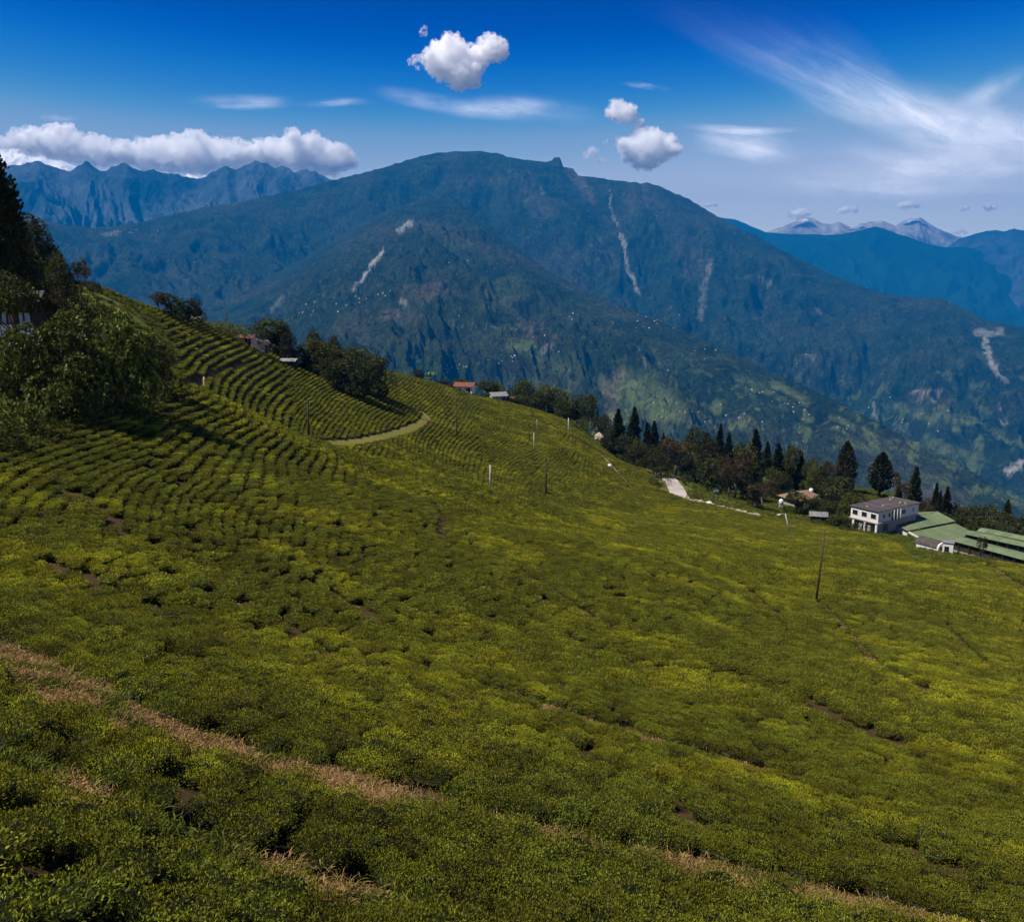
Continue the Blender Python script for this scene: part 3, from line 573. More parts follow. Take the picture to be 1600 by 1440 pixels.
def tea_bush_mesh(name, seed, nleaf, L, nu=14, nv=6, cs=0.0):
    r_ = np.random.default_rng(seed); rx, ry, h = .56, .46, .47
    ph = r_.uniform(0, 6.28, 4)
    def surf(th, s):   # s 0 (skirt) .. 1 (top centre); flat plucked top
        rad = np.where(s < .35, .80 + .2 * s / .35, np.cos((s - .35) / .65 * math.pi / 2) ** .55)
        rad = rad * (1 + .10 * np.sin(2 * th + ph[0]) + .07 * np.sin(3 * th + ph[1]) + .05 * np.sin(5 * th + ph[2]))
        z = np.where(s < .35, h * (.12 + .68 * s / .35), h * (.80 + .20 * np.sin((s - .35) / .65 * math.pi / 2) ** .8))
        z = z + .03 * np.sin(3 * th + ph[3]) * s
        return np.stack([rx * rad * np.cos(th), ry * rad * np.sin(th), z], -1)
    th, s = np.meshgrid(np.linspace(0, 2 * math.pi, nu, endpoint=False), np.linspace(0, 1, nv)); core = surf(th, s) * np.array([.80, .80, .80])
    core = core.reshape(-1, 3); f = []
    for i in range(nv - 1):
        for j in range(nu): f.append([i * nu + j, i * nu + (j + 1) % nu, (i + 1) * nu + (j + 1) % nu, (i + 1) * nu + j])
    q = r_.uniform(0, 1, nleaf); rho = np.sqrt(r_.uniform(0, 1, nleaf)); sq = np.where(q < .34, q / .34 * .35, .35 + .65 * np.arccos(np.clip(rho ** (1 / .55), 0, 1)) / (math.pi / 2))
    tq = r_.uniform(0, 6.2832, nleaf); c = surf(tq, sq); e = surf(tq, np.minimum(sq + .02, 1)); out = unit(np.stack([np.cos(tq) * (1.15 - sq), np.sin(tq) * (1.15 - sq), .35 + sq], -1))
    c = c * (1 + r_.normal(0, .035, nleaf))[:, None]; d = unit(out * .75 + r_.normal(0, .62, (nleaf, 3)))
    young = (r_.uniform(size=nleaf) < .22) & (sq > .5); c[young, 2] += .03; d[young] = unit(d[young] * .5 + np.array([0, 0, 1.0]))
    V, Q = leaves(c, d, L * r_.uniform(.7, 1.3, nleaf), L * .42 * r_.uniform(.8, 1.2, nleaf), r_)
    sh = np.clip(r_.normal(.42, .14, nleaf) + .32 * young + .10 * (sq - .5), 0, 1)
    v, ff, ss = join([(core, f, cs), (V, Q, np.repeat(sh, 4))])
    me = mesh_np(name, v, ff, smooth=False, attrs={'shade': ss}); me.materials.append(M_tea); return me
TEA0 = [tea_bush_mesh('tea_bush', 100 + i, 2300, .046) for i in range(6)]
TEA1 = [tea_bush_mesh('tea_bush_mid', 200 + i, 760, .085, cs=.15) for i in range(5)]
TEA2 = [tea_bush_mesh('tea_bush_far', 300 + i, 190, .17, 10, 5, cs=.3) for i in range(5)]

# ------------------------------------------------------------------ planting: rows that follow the contours
gxs = np.arange(-200, 200, .29); gys = np.arange(2, 345, .29)
CX, CY = np.meshgrid(gxs, gys); CX = CX + rng.uniform(-.13, .13, CX.shape); CY = CY + rng.uniform(-.13, .13, CY.shape)
m = (np.abs(np.arctan2(CX, CY)) < math.radians(36.5)) & (np.hypot(CX, CY) > 6.5) & (np.hypot(CX, CY) < 338)
CX, CY = CX[m], CY[m]; CZ = H(CX, CY); e = .6
SX, SY = (H(CX + e, CY) - H(CX - e, CY)) / (2 * e), (H(CX, CY + e) - H(CX, CY - e)) / (2 * e)
slope = np.hypot(SX, SY); SPC = .94
wob = .07 * fbm(CX / 9, CY / 9, 2)
phi = (CZ + wob) / (SPC * .25); loc = (SPC * .25) / np.maximum(slope, .02)
phi = phi * 2.0 ** np.clip(np.round(np.log2(loc / SPC)), -3, 3)
fr = np.abs(phi - np.round(phi)); cu, cv = to_px(CX, CY, CZ)
keep = in_poly(cu, cv, TEA_POLY)
for xy, w, nm in PATH_XY:
    lo, hi = xy.min(0) - 4, xy.max(0) + 4; k = np.nonzero(keep & (CX > lo[0]) & (CX < hi[0]) & (CY > lo[1]) & (CY < hi[1]))[0]
    if len(k):
        dd = np.hypot(CX[k, None] - xy[None, :, 0], CY[k, None] - xy[None, :, 1]).min(1); keep[k[dd < w * .5 + (.62 if w > .6 and nm != 'stepped_path' else .50 if np.hypot(*xy.mean(0)) < 60 else .36)]] = False
BARE = [(398, 953, .7), (291, 1045, .8), (780, 1296, .35), (660, 870, .5), (160, 640, 3.0), (120, 655, 2.2)]
for u, v, rad in BARE:
    g = ground(u, v); keep &= np.hypot(CX - g.x, CY - g.y) > rad
keep &= (fbm(CX / 3.1, CY / 3.1, 2) > -.95)                              # a bush missing here and there
idx = np.nonzero(keep & (fr < .11))[0]; idx = idx[np.argsort(fr[idx] + .10 * rng.uniform(size=len(idx)))]
_cr = np.hypot(CX, CY); idx2 = np.nonzero(keep & (fr >= .11) & (((_cr < 21) & (fbm(CX / 1.1, CY / 1.1, 2) > -.25)) | (rng.uniform(size=len(CX)) < np.clip(.12 - (_cr - 21) * .0016, .02, .12))))[0]; rng.shuffle(idx2)      # near the camera the canopy has closed between the rows
cell = {}; sel = []; MD = .62
for i in np.concatenate([idx, idx2]):
    x, y = CX[i], CY[i]; a, b = int(x // MD), int(y // MD); ok = True
    for p in (a - 1, a, a + 1):
        for q in (b - 1, b, b + 1):
            o = cell.get((p, q))
            if o is not None and (o[0] - x) ** 2 + (o[1] - y) ** 2 < MD * MD: ok = False; break
        if not ok: break
    if ok: cell[(a, b)] = (x, y); sel.append(i)
sel = np.array(sel); BX, BY, BZ = CX[sel], CY[sel], CZ[sel]; BU, BV = cu[sel], cv[sel]; BR = np.hypot(BX, BY)
rot = np.arctan2(-SX[sel], SY[sel]) + rng.normal(0, .14, len(sel)) + math.pi * rng.integers(0, 2, len(sel))    # long side along the contour
scl = rng.uniform(.86, 1.16, len(sel)) * (1 + .10 * fbm(BX / 6, BY / 6, 2)); sz = scl ** .5 * rng.uniform(.94, 1.07, len(sel)); spc_ = loc[sel] / 2.0 ** np.clip(np.round(np.log2(loc[sel] / SPC)), -3, 3); sy = scl * np.clip(spc_ / .87, .85, 1.6)
infr = (BU > -20) & (BU < 1620) & (BV < 1475) & (BV > 300)
order = np.argsort(np.where(infr, BR, 1e9)); near = order[:300]; nearset = np.zeros(len(sel), bool); nearset[near] = True
def side_of(x, y, xy):
    k = np.argmin(np.hypot(xy[:, 0] - x, xy[:, 1] - y)); return np.hypot(x, y) > np.hypot(*xy[k])
main_xy = np.concatenate([p[0] for p in PATH_XY[:3]]); low_xy = PATH_XY[3][0]
for i in near:
    o = new_obj('tea_bush', TEA0[int(rng.integers(6))], None, loc=(BX[i], BY[i], BZ[i] - .04), rotz=rot[i]); o.scale = (scl[i], sy[i], sz[i])
    cw = ('at the left edge', 'left of centre', 'in the middle', 'right of centre', 'at the right edge')[int(np.clip(BU[i] // 320, 0, 4))]
    dw = ('lowest row in view', 'second band up', 'third band up', 'fourth band up', 'fifth band up', 'highest near band')[int(np.clip((1440 - BV[i]) // 60, 0, 5))]
    if side_of(BX[i], BY[i], main_xy): lab = 'tea bush beyond the path, %s, %s' % (dw, cw)
    elif BU[i] < 640 and side_of(BX[i], BY[i], low_xy): lab = 'tea bush between dry path and lower soil gap, %s' % cw
    elif BU[i] < 640: lab = 'tea bush in the bottom corner below the lower soil gap, %s' % cw
    else: lab = 'tea bush on the near side of the dry grass path, %s' % cw
    tag(o, lab, 'tea bush', 'nearest tea bushes')
# all other tea bushes: one planted mass
def instancer(name, pts, rotz, sx, szz, index, protos, tilt=None, sy=None):
    col = bpy.data.collections.new(name + '_kinds')
    for k, pm in enumerate(protos):
        po = bpy.data.objects.new('%s_kind_%02d' % (name, k), pm); col.objects.link(po)
    me = bpy.data.meshes.new(name); me.vertices.add(len(pts)); me.vertices.foreach_set('co', np.asarray(pts, np.float32).ravel())
    a = me.attributes.new('rot', 'FLOAT_VECTOR', 'POINT'); rv_ = np.zeros((len(pts), 3), np.float32); rv_[:, 2] = rotz
    if tilt is not None: rv_[:, :2] = tilt
    a.data.foreach_set('vector', rv_.ravel())
    a = me.attributes.new('siz', 'FLOAT_VECTOR', 'POINT'); a.data.foreach_set('vector', np.column_stack([sx, sx if sy is None else sy, szz]).astype(np.float32).ravel())
    a = me.attributes.new('pick', 'INT', 'POINT'); a.data.foreach_set('value', np.asarray(index, np.int32))
    o = new_obj(name, me)
    g = bpy.data.node_groups.new(name, 'GeometryNodeTree'); g.interface.new_socket('Geometry', in_out='INPUT', socket_type='NodeSocketGeometry'); g.interface.new_socket('Geometry', in_out='OUTPUT', socket_type='NodeSocketGeometry')
    n, l = g.nodes, g.links; gi, go = n.new('NodeGroupInput'), n.new('NodeGroupOutput'); ip = n.new('GeometryNodeInstanceOnPoints'); ci = n.new('GeometryNodeCollectionInfo')
    ci.inputs['Collection'].default_value = col; ci.inputs['Separate Children'].default_value = True; ci.inputs['Reset Children'].default_value = True
    def na(nm, ty):
        q = n.new('GeometryNodeInputNamedAttribute'); q.data_type = ty; q.inputs['Name'].default_value = nm; return q.outputs['Attribute']
    m2p = n.new('GeometryNodeMeshToPoints'); l.new(gi.outputs[0], m2p.inputs[0]); l.new(m2p.outputs[0], ip.inputs['Points'])
    l.new(ci.outputs[0], ip.inputs['Instance']); ip.inputs['Pick Instance'].default_value = True
    l.new(na('pick', 'INT'), ip.inputs['Instance Index']); l.new(na('rot', 'FLOAT_VECTOR'), ip.inputs['Rotation']); l.new(na('siz', 'FLOAT_VECTOR'), ip.inputs['Scale'])
    l.new(ip.outputs[0], go.inputs[0]); o.modifiers.new('planting', 'NODES').node_group = g
    return o
rest = ~nearset
lod = np.where(BR < 38, 0, np.where(BR < 95, 1, 2)); pick = np.where(lod == 0, rng.integers(0, 6, len(sel)), np.where(lod == 1, 6 + rng.integers(0, 5, len(sel)), 11 + rng.integers(0, 5, len(sel))))
tea = instancer('tea_plantation', np.column_stack([BX, BY, BZ - .04])[rest], rot[rest], scl[rest], sz[rest], pick[rest], TEA0 + TEA1 + TEA2, sy=sy[rest])
tag(tea, 'green tea plantation covering the whole slope in contour rows', 'tea field', kind='stuff')
print('TEA', len(sel), 'candidates', len(idx))

# ------------------------------------------------------------------ trees
def plain_mat(name, c1, c2, scale=4.0, rough=.85, spec=.1, bump=.3):
    t = NT(name); p = t.obj(); n = t.noise(p, scale, 5, .62); n2 = t.noise(p, scale * .22, 3, .6)
    t.base(t.mix(t.rng(t.math('ADD', t.math('MULTIPLY', n, .6), t.math('MULTIPLY', n2, .4)), .38, .62), C4(*c1), C4(*c2)), rough, spec)
    if bump: t.bump(n, bump, .03)
    return t.m
M_bark = plain_mat('bark', (.035, .026, .018), (.10, .08, .055), 6, .95)
M_barkpale = plain_mat('pale_bark', (.06, .048, .034), (.13, .11, .08), 6, .95)
M_lf_dark = leaf_mat('leaves_dark', (.010, .013, .003), (.036, .043, .008), (.095, .10, .018))
M_lf_mid = leaf_mat('leaves_mid', (.014, .018, .003), (.062, .074, .010), (.15, .16, .022))
M_lf_lite = leaf_mat('leaves_light', (.02, .028, .005), (.095, .115, .014), (.20, .22, .03))
M_lf_con = leaf_mat('leaves_conifer', (.011, .012, .004), (.027, .029, .008), (.058, .056, .015), None, .8, .05, .05)
M_lf_mango = leaf_mat('leaves_mango', (.008, .012, .003), (.085, .110, .014), (.30, .33, .06), None, .5, .25, .2)
M_lf_brown = leaf_mat('leaves_brown', (.022, .016, .008), (.06, .043, .018), (.11, .08, .03), None, .9, .1, .05)
M_banana = leaf_mat('leaves_banana', (.03, .05, .01), (.10, .14, .02), (.2, .24, .04), None, .5, .2, .2)
def tube(pts, rad, n=6):
    pts = np.asarray(pts, float); V = []
    d = np.gradient(pts, axis=0); d = unit(d)
    for p, q, r in zip(pts, d, rad):
        a = np.cross(q, [.3, .9, .2]); a /= np.linalg.norm(a) + 1e-9; b = np.cross(q, a)
        th = np.arange(n) * 2 * math.pi / n; V.append(p + r * (np.cos(th)[:, None] * a + np.sin(th)[:, None] * b))
    V = np.concatenate(V); Fc = []
    for i in range(len(pts) - 1):
        for j in range(n): Fc.append([i * n + j, i * n + (j + 1) % n, (i + 1) * n + (j + 1) % n, (i + 1) * n + j])
    Fc.append(list(range(n))[::-1]); Fc.append([(len(pts) - 1) * n + j for j in range(n)])
    return V, Fc, 0.0
def shell_points(r_, lobes, n, rmin=.7, rmax=1.04):
    lobes = np.array(lobes, float); w = lobes[:, 3] * lobes[:, 4]; k = r_.choice(len(lobes), int(n * 1.7), p=w / w.sum()); d = unit(r_.normal(size=(len(k), 3)))
    rr = r_.uniform(rmin, rmax, len(k))[:, None]; R = np.column_stack([lobes[k, 3], lobes[k, 3], lobes[k, 4]]); c = lobes[k, :3] + d * R * rr
    ins = np.zeros(len(k), bool)
    for j in range(len(lobes)):
        q = (c - lobes[j, :3]) / np.array([lobes[j, 3], lobes[j, 3], lobes[j, 4]]); ins |= ((q ** 2).sum(1) < .36) & (k != j)
    c, d = c[~ins][:n], d[~ins][:n]; return c, d
def crown(name, seed, lobes, n, L, mat, ar=.45, up=.2, droop=0.0, rnd=.7, rmin=.7):
    r_ = np.random.default_rng(seed); c, d = shell_points(r_, lobes, n, rmin); dd = unit(d + r_.normal(0, rnd, d.shape) + np.array([0, 0, up]))
    V, Q = leaves(c, dd, L * r_.uniform(.6, 1.4, len(c)), L * ar * r_.uniform(.7, 1.3, len(c)), r_, droop)
    sh = np.clip(r_.normal(.45, .2, len(c)) + .25 * np.sin(c[:, 0] * 1.3 + seed) * np.sin(c[:, 1] * 1.1) * np.sin(c[:, 2] * 1.2 + seed), 0, 1)
    me = mesh_np(name, V, Q, smooth=False, attrs={'shade': np.repeat(sh, 4)}); me.materials.append(mat); return me
def solid(name, parts, mat):
    v, f, s = join(parts); me = mesh_np(name, v, f, smooth=True, attrs={'shade': s}); me.materials.append(mat); return me
def limbs(h0, lobes, r0, seed, bend=.15):
    r_ = np.random.default_rng(seed); x, y = r_.normal(0, bend, 2)
    parts = [tube([(0, 0, -.4), (0, 0, h0 * .3), (x * .5, y * .5, h0 * .7), (x, y, h0)], [r0 * 1.25, r0, r0 * .85, r0 * .7])]
    for l in lobes:
        e = np.array(l[:3]); m_ = np.array([x, y, h0]) * .5 + e * .5 + r_.normal(0, .2, 3); parts.append(tube([(x, y, h0 * .9), m_, e], [r0 * .5, r0 * .32, r0 * .12], 5))
    return parts
KIND = {}
def reg(kind, trunk, crn, h, w): KIND.setdefault(kind, []).append((trunk, crn, h, w))
for s_ in range(4):      # broadleaf, 10 m tall, about 8 m wide
    r_ = np.random.default_rng(40 + s_); lb = [(0, 0, 6.6, 2.6, 2.5)] + [(2.5 * math.cos(a) * r_.uniform(.6, 1), 2.5 * math.sin(a) * r_.uniform(.6, 1), z_, r_.uniform(1.3, 2.0), r_.uniform(1.2, 1.8)) for a, z_ in zip(np.linspace(0, 19, 12) + r_.uniform(0, 1), r_.permutation(np.linspace(1.4, 8.0, 12)))] + [(r_.normal(0, .8), r_.normal(0, .8), 8.6, 1.3, 1.2)]
    tr = solid('trunk', limbs(4.0, lb, .24, s_), M_bark)
    for kd, mt in (('broadleaf', M_lf_dark), ('broadleaf_mid', M_lf_mid), ('broadleaf_light', M_lf_lite)): reg(kd, tr, crown('crown', 50 + s_, lb, 3200, .46, mt, .55, .1, .15, .7, .55), 10.0, 7.6)
for s_ in range(3):      # conical conifer, 12 m tall, 4 m wide
    r_ = np.random.default_rng(60 + s_); n = 2600; t_ = r_.uniform(0, 1, n) ** 1.25; th = r_.uniform(0, 6.283, n); z = .9 + t_ * 11.0
    rad = 2.0 * (1 - t_) ** .72 * (1 + .14 * np.sin(3 * th + 9 * t_ + s_) + .20 * np.sin(30 * t_ + 2 * th + s_) + .12 * np.sin(7 * th - 40 * t_)) * np.minimum(1, .55 + t_ * 5) * np.sqrt(r_.uniform(.15, 1.1, n))
    c = np.column_stack([rad * np.cos(th), rad * np.sin(th), z]); d = unit(np.column_stack([np.cos(th) * .8, np.sin(th) * .8, .6 + 0 * th]) + r_.normal(0, .4, (n, 3)))
    V, Q = leaves(c, d, .6 * r_.uniform(.6, 1.4, n), .30 * r_.uniform(.7, 1.3, n), r_)
    me = mesh_np('crown', V, Q, False, {'shade': np.repeat(np.clip(r_.normal(.42, .2, n), 0, 1), 4)}); me.materials.append(M_lf_con)
    tr = solid('trunk', [tube([(0, 0, -.4), (0, 0, 3), (0, 0, 7), (0, 0, 11)], [.24, .2, .12, .04])], M_bark); reg('conifer', tr, me, 12.0, 4.0)
for s_ in range(3):      # egg-shaped cypress on a short bare stem, 12 m tall
    r_ = np.random.default_rng(70 + s_); n = 2800; t_ = r_.uniform(0, 1, n); th = r_.uniform(0, 6.283, n); z = 1.7 + t_ * 10.2
    rad = 2.3 * (np.sin(np.clip(t_, 0, 1) ** .66 * math.pi) ** .75) * (1 + .14 * np.sin(3 * th + 7 * t_ + s_) + .12 * np.sin(21 * t_ + 3 * th) + .10 * np.sin(8 * th - 30 * t_)) * np.sqrt(r_.uniform(.15, 1.08, n))
    c = np.column_stack([rad * np.cos(th), rad * np.sin(th), z]); d = unit(np.column_stack([np.cos(th) * .6, np.sin(th) * .6, .8 + 0 * th]) + r_.normal(0, .4, (n, 3)))
    V, Q = leaves(c, d, .6 * r_.uniform(.6, 1.4, n), .32 * r_.uniform(.7, 1.3, n), r_)
    me = mesh_np('crown', V, Q, False, {'shade': np.repeat(np.clip(r_.normal(.42, .2, n), 0, 1), 4)}); me.materials.append(M_lf_con)
    tr = solid('trunk', [tube([(0, 0, -.4), (.05, 0, 1.5), (0, 0.05, 6), (0, 0, 10)], [.3, .26, .15, .04])], M_bark); reg('cypress', tr, me, 12.0, 4.4)
for s_ in range(3):      # half-bare brown tree, 10 m
    r_ = np.random.default_rng(80 + s_); tips = []; parts = [tube([(0, 0, -.4), (.1, 0, 2), (-.05, .1, 4)], [.22, .18, .14])]
    for k in range(9):
        a = r_.uniform(0, 6.28); z0 = r_.uniform(2.2, 4.2); e = np.array([2.1 * math.cos(a) * r_.uniform(.5, 1), 2.1 * math.sin(a) * r_.uniform(.5, 1), r_.uniform(5.5, 9)]); m_ = np.array([0, 0, z0]) * .5 + e * .5 + r_.normal(0, .25, 3)
        parts.append(tube([(0, 0, z0), m_, e], [.10, .06, .02], 5)); tips += [(m_, e)]
        for q in range(5):
            b = m_ + (e - m_) * r_.uniform(0, 1); f_ = b + r_.normal(0, .75, 3) + np.array([0, 0, .6]); parts.append(tube([b, (b + f_) / 2 + r_.normal(0, .1, 3), f_], [.035, .025, .01], 4))
    lb = [(e[0], e[1], e[2], 1.1, 1.1) for m_, e in tips]
    reg('bare', solid('trunk', parts, M_barkpale), crown('crown', 85 + s_, lb, 1500, .34, M_lf_brown, .5, .5, 0, 1.0, .2), 9.6, 5.4)
for s_ in range(3):      # shrub 2 m
    r_ = np.random.default_rng(90 + s_); lb = [(r_.normal(0, .6), r_.normal(0, .6), r_.uniform(.5, 1.3), r_.uniform(.5, .8), r_.uniform(.45, .7)) for _ in range(7)]
    tr = solid('stem', [tube([(0, 0, -.2), (.05, 0, .4), l[:3]], [.05, .04, .015], 5) for l in lb[:5]], M_bark)
    for kd, mt in (('shrub', M_lf_dark), ('shrub_mid', M_lf_mid), ('shrub_light', M_lf_lite)): reg(kd, tr, crown('foliage', 95 + s_, lb, 1100, .17, mt, .5, .3), 1.9, 2.6)
for s_ in range(3):      # bamboo clump 12 m: arching culms with leaf sprays
    r_ = np.random.default_rng(110 + s_); parts = []; C_, D_ = [], []
    for k in range(26):
        a = r_.uniform(0, 6.28); b0 = np.array([r_.normal(0, .5), r_.normal(0, .5), -.3]); hh = r_.uniform(7.5, 11.5); out = r_.uniform(1.2, 3.6)
        q = np.linspace(0, 1, 6)[:, None]; pts = b0 + np.array([math.cos(a), math.sin(a), 0]) * out * q ** 2.4 + np.array([0, 0, 1]) * hh * (q - .16 * q ** 4); parts.append(tube(pts, [.06, .055, .05, .04, .025, .01], 4))
        w_ = r_.uniform(.25, 1, 85); C_.append(b0 + np.array([math.cos(a), math.sin(a), 0]) * out * w_[:, None] ** 2.4 + np.array([0, 0, 1]) * hh * (w_ - .16 * w_ ** 4)[:, None] + r_.normal(0, .38, (85, 3)))
        D_.append(unit(np.array([math.cos(a), math.sin(a), -.5]) + r_.normal(0, .6, (85, 3))))
    C_, D_ = np.concatenate(C_), np.concatenate(D_); n = len(C_); V, Q = leaves(C_, D_, .62 * r_.uniform(.6, 1.3, n), .2 * r_.uniform(.7, 1.3, n), r_, .2)
    me = mesh_np('foliage', V, Q, False, {'shade': np.repeat(np.clip(r_.normal(.4, .2, n), 0, 1), 4)}); me.materials.append(M_lf_mid); reg('bamboo', solid('culm', parts, M_lf_mid), me, 10.5, 6.5)
for s_ in range(2):      # banana plant 4 m
    r_ = np.random.default_rng(120 + s_); V, Fc, n0 = [], [], 0
    for k in range(9):
        a = k * 2.4 + r_.uniform(0, .6); L = r_.uniform(1.6, 2.4); q = np.linspace(0, 1, 7); el = r_.uniform(.5, 1.2); cx = np.stack([np.cos(a) * L * q * .8, np.sin(a) * L * q * .8, 1.9 + L * (el * q - .95 * q ** 2 * el)], 1)
        sd = np.array([-math.sin(a), math.cos(a), .1]); w_ = .32 * np.sin(np.clip(q * .93 + .06, 0, 1) * math.pi) ** .6
        for i in range(7): V += [cx[i] - sd * w_[i], cx[i] + np.array([0, 0, .05]), cx[i] + sd * w_[i]]
        for i in range(6):
            for j in (0, 1): Fc.append([n0 + i * 3 + j, n0 + i * 3 + j + 1, n0 + i * 3 + j + 4, n0 + i * 3 + j + 3])
        n0 += 21
    me = mesh_np('leaf', np.array(V), Fc, True, {'shade': np.clip(r_.normal(.5, .15, len(V)), 0, 1)}); me.materials.append(M_banana)
    reg('banana', solid('trunk', [tube([(0, 0, -.2), (0, 0, 1), (0, 0, 2.1)], [.16, .13, .09])], M_barkpale), me, 3.2, 3.4)
# mango-like trees with whorls of long drooping leaves, seen close
def whorled(name, seed, lobes, nw, L, mat):
    r_ = np.random.default_rng(seed); c, d = shell_points(r_, lobes, nw, .62, 1.03); k = 8; C_ = np.repeat(c, k, 0); Dr = np.repeat(d, k, 0)
    a = np.cross(Dr, r_.normal(size=Dr.shape)); dd = unit(unit(a) * .9 + Dr * .8 + np.array([0, 0, -.05]) + r_.normal(0, .15, Dr.shape)); Ls = L * r_.uniform(.7, 1.25, len(C_))
    V, Q = leaves(C_ + dd * Ls[:, None] * .5, dd, Ls, Ls * .34, r_, .12); sh = np.clip(np.repeat(r_.normal(.45, .18, len(c)), k) + r_.normal(0, .14, len(C_)), 0, 1)
    me = mesh_np(name, V, Q, False, {'shade': np.repeat(sh, 4)}); me.materials.append(mat); return me
mango = []
for s_, (nl, spread) in enumerate(((13, 1.0), (12, 1.0), (7, .8))):
    r_ = np.random.default_rng(130 + s_); lb = [(0, 0, 4.7, 3.0, 3.7)]
    for a, z_ in zip(np.arange(nl) * 2.4, r_.permutation(np.linspace(1.3, 7.9, nl))):
        q_ = 3.0 * math.sqrt(max(.08, 1 - ((z_ - 4.6) / 4.4) ** 2)); lb.append((q_ * math.cos(a), q_ * math.sin(a), z_, r_.uniform(1.1, 1.6), r_.uniform(1.0, 1.4)))
    reg('mango%d' % s_, solid('trunk', limbs(2.6, lb, .26, 140 + s_), M_bark), whorled('crown', 150 + s_, lb, 2300, .40, M_lf_mango), 9.3, 7.6)
reg('dark_round', solid('trunk', limbs(5, [(0, 0, 9, 1, 1)], .35, 160), M_bark), crown('crown', 161, [(0, 0, 11, 3.6, 7.2), (1.0, .6, 8, 3.0, 4), (-1.2, -.3, 7, 3.0, 3.5), (.6, -.8, 14, 2.6, 3.8), (1.6, 0, 12, 2.4, 3), (-1.4, .5, 13, 2.4, 3)], 9000, .55, M_lf_con, .6, .4, 0, .6, .45), 18.4, 7.6)
reg('high', KIND['broadleaf'][0][0], crown('crown', 171, [(0, 0, 8, 2.6, 1.9), (2.2, 0, 7.4, 1.6, 1.3), (-2.2, .4, 7.6, 1.7, 1.4), (.6, 2, 7.2, 1.6, 1.3), (-.4, -2, 7.3, 1.6, 1.2), (1, .6, 9.2, 1.4, 1.2)], 3000, .44, M_lf_dark, .55, .1, .15, .7, .4), 10.0, 7.6)
NM = {'high': 'broadleaf_tree', 'broadleaf': 'broadleaf_tree', 'broadleaf_mid': 'broadleaf_tree', 'broadleaf_light': 'broadleaf_tree', 'conifer': 'conifer_tree', 'cypress': 'cypress_tree', 'bare': 'bare_tree', 'shrub': 'shrub', 'shrub_mid': 'shrub', 'shrub_light': 'shrub', 'bamboo': 'bamboo_clump', 'banana': 'banana_plant', 'mango0': 'mango_tree', 'mango1': 'mango_tree', 'mango2': 'mango_tree', 'dark_round': 'evergreen_tree'}
def plant(kind, u, vtop, r, wpx, label, group=None, sink=0.0):
    g = at(u, r); rr = math.hypot(g.x, g.y); top = P(u, vtop, rr)[2]; h = max(top - g.z, .6) + sink
    tr, cr, h0, w0 = random.choice(KIND[kind]); w = wpx * math.sqrt(rr * rr + g.z ** 2) / F; s = w / w0
    if kind == 'conifer': s *= random.uniform(1.0, 1.35)
    o = empty(NM[kind], (g.x, g.y, g.z - sink), random.uniform(0, 6.28)); o.scale = (s, s * random.uniform(.88, 1.12), h / h0); o.rotation_euler[0] = random.gauss(0, .02); o.rotation_euler[1] = random.gauss(0, .02)
    new_obj(tr.name.split('.')[0], tr, None, o); new_obj(cr.name.split('.')[0], cr, None, o)
    tag(o, label, {'shrub': 'shrub', 'bamboo_clump': 'bamboo', 'banana_plant': 'banana plant'}.get(NM[kind], 'tree'), group); return o
GL, GR, GM = 'trees around the house at the left', 'trees along the road on the ridge', 'trees behind the hillside houses'
plant('dark_round', 2, 212, 118, 92, 'tall dark rounded evergreen at the left edge of the photo', GL)
for k, u, t, r, w, l in [
 ('broadleaf', 55, 362, 128, 60, 'dark leafy tree right below the tall evergreen'), ('broadleaf', 20, 375, 122, 90, 'dark tree at the foot of the tall evergreen'),
 ('broadleaf_mid', 92, 388, 142, 40, 'thin topped tree on the dark upper left slope'), ('bare', 128, 402, 150, 30, 'small sparse tree at the end of the dark slope'),
 ('broadleaf', 105, 420, 146, 40, 'dark tree between the sparse tree and the big leaf trees'), ('broadleaf', 45, 425, 116, 76, 'dark tree standing over the house roof'),
 ('bare', 92, 445, 113, 36, 'brownish thin tree behind the mango trees'), ('shrub', 146, 440, 160, 30, 'low dark tree on the crest above the mango trees'), ('broadleaf', 75, 450, 124, 46, 'dark tree just right of the house gable'), ('shrub', 125, 455, 124, 60, 'dark shrub above the mango trees'), ('shrub', 160, 478, 116, 60, 'dark shrub behind the right mango crown'),
 ('broadleaf', -40, 400, 124, 120, 'dark tree beyond the left edge above the house'), ('broadleaf', 84, 378, 170, 40, 'farther dark tree on the upper left crest'), ('broadleaf', 40, 330, 170, 70, 'farther dark tree behind the tall evergreen'), ('broadleaf', 66, 402, 175, 50, 'hidden dark tree filling the upper left slope'), ('shrub', 130, 438, 170, 60, 'dark shrub on the upper left crest')]: plant(k, u, t, r, w, l, GL)
plant('high', 34, 428, 99, 84, 'dark tree whose high crown hangs over the house roof', GL)
plant('mango0', 108, 480, 82, 128, 'big glossy mango tree with drooping leaf whorls beside the house', GL, 1.7)
plant('mango1', 196, 478, 86, 98, 'glossy mango tree with the yellower crown at the right', GL, 2.0)
plant('mango2', 38, 512, 84, 76, 'smaller mango tree in front of the house wall', GL, .3)
plant('mango2', 120, 545, 80, 90, 'low mango tree in front of the biggest crown', GL, 1.2)
for k, u, t, r, w, l in [('broadleaf', 250, 530, 96, 46, 'dark shaded tree right of the mango trees'), ('shrub', 272, 570, 97, 40, 'dark shrub at the right foot of the mango trees'), ('shrub_mid', 240, 585, 91, 50, 'green shrub under the mango trees')]: plant(k, u, t, r, w, l, GL)
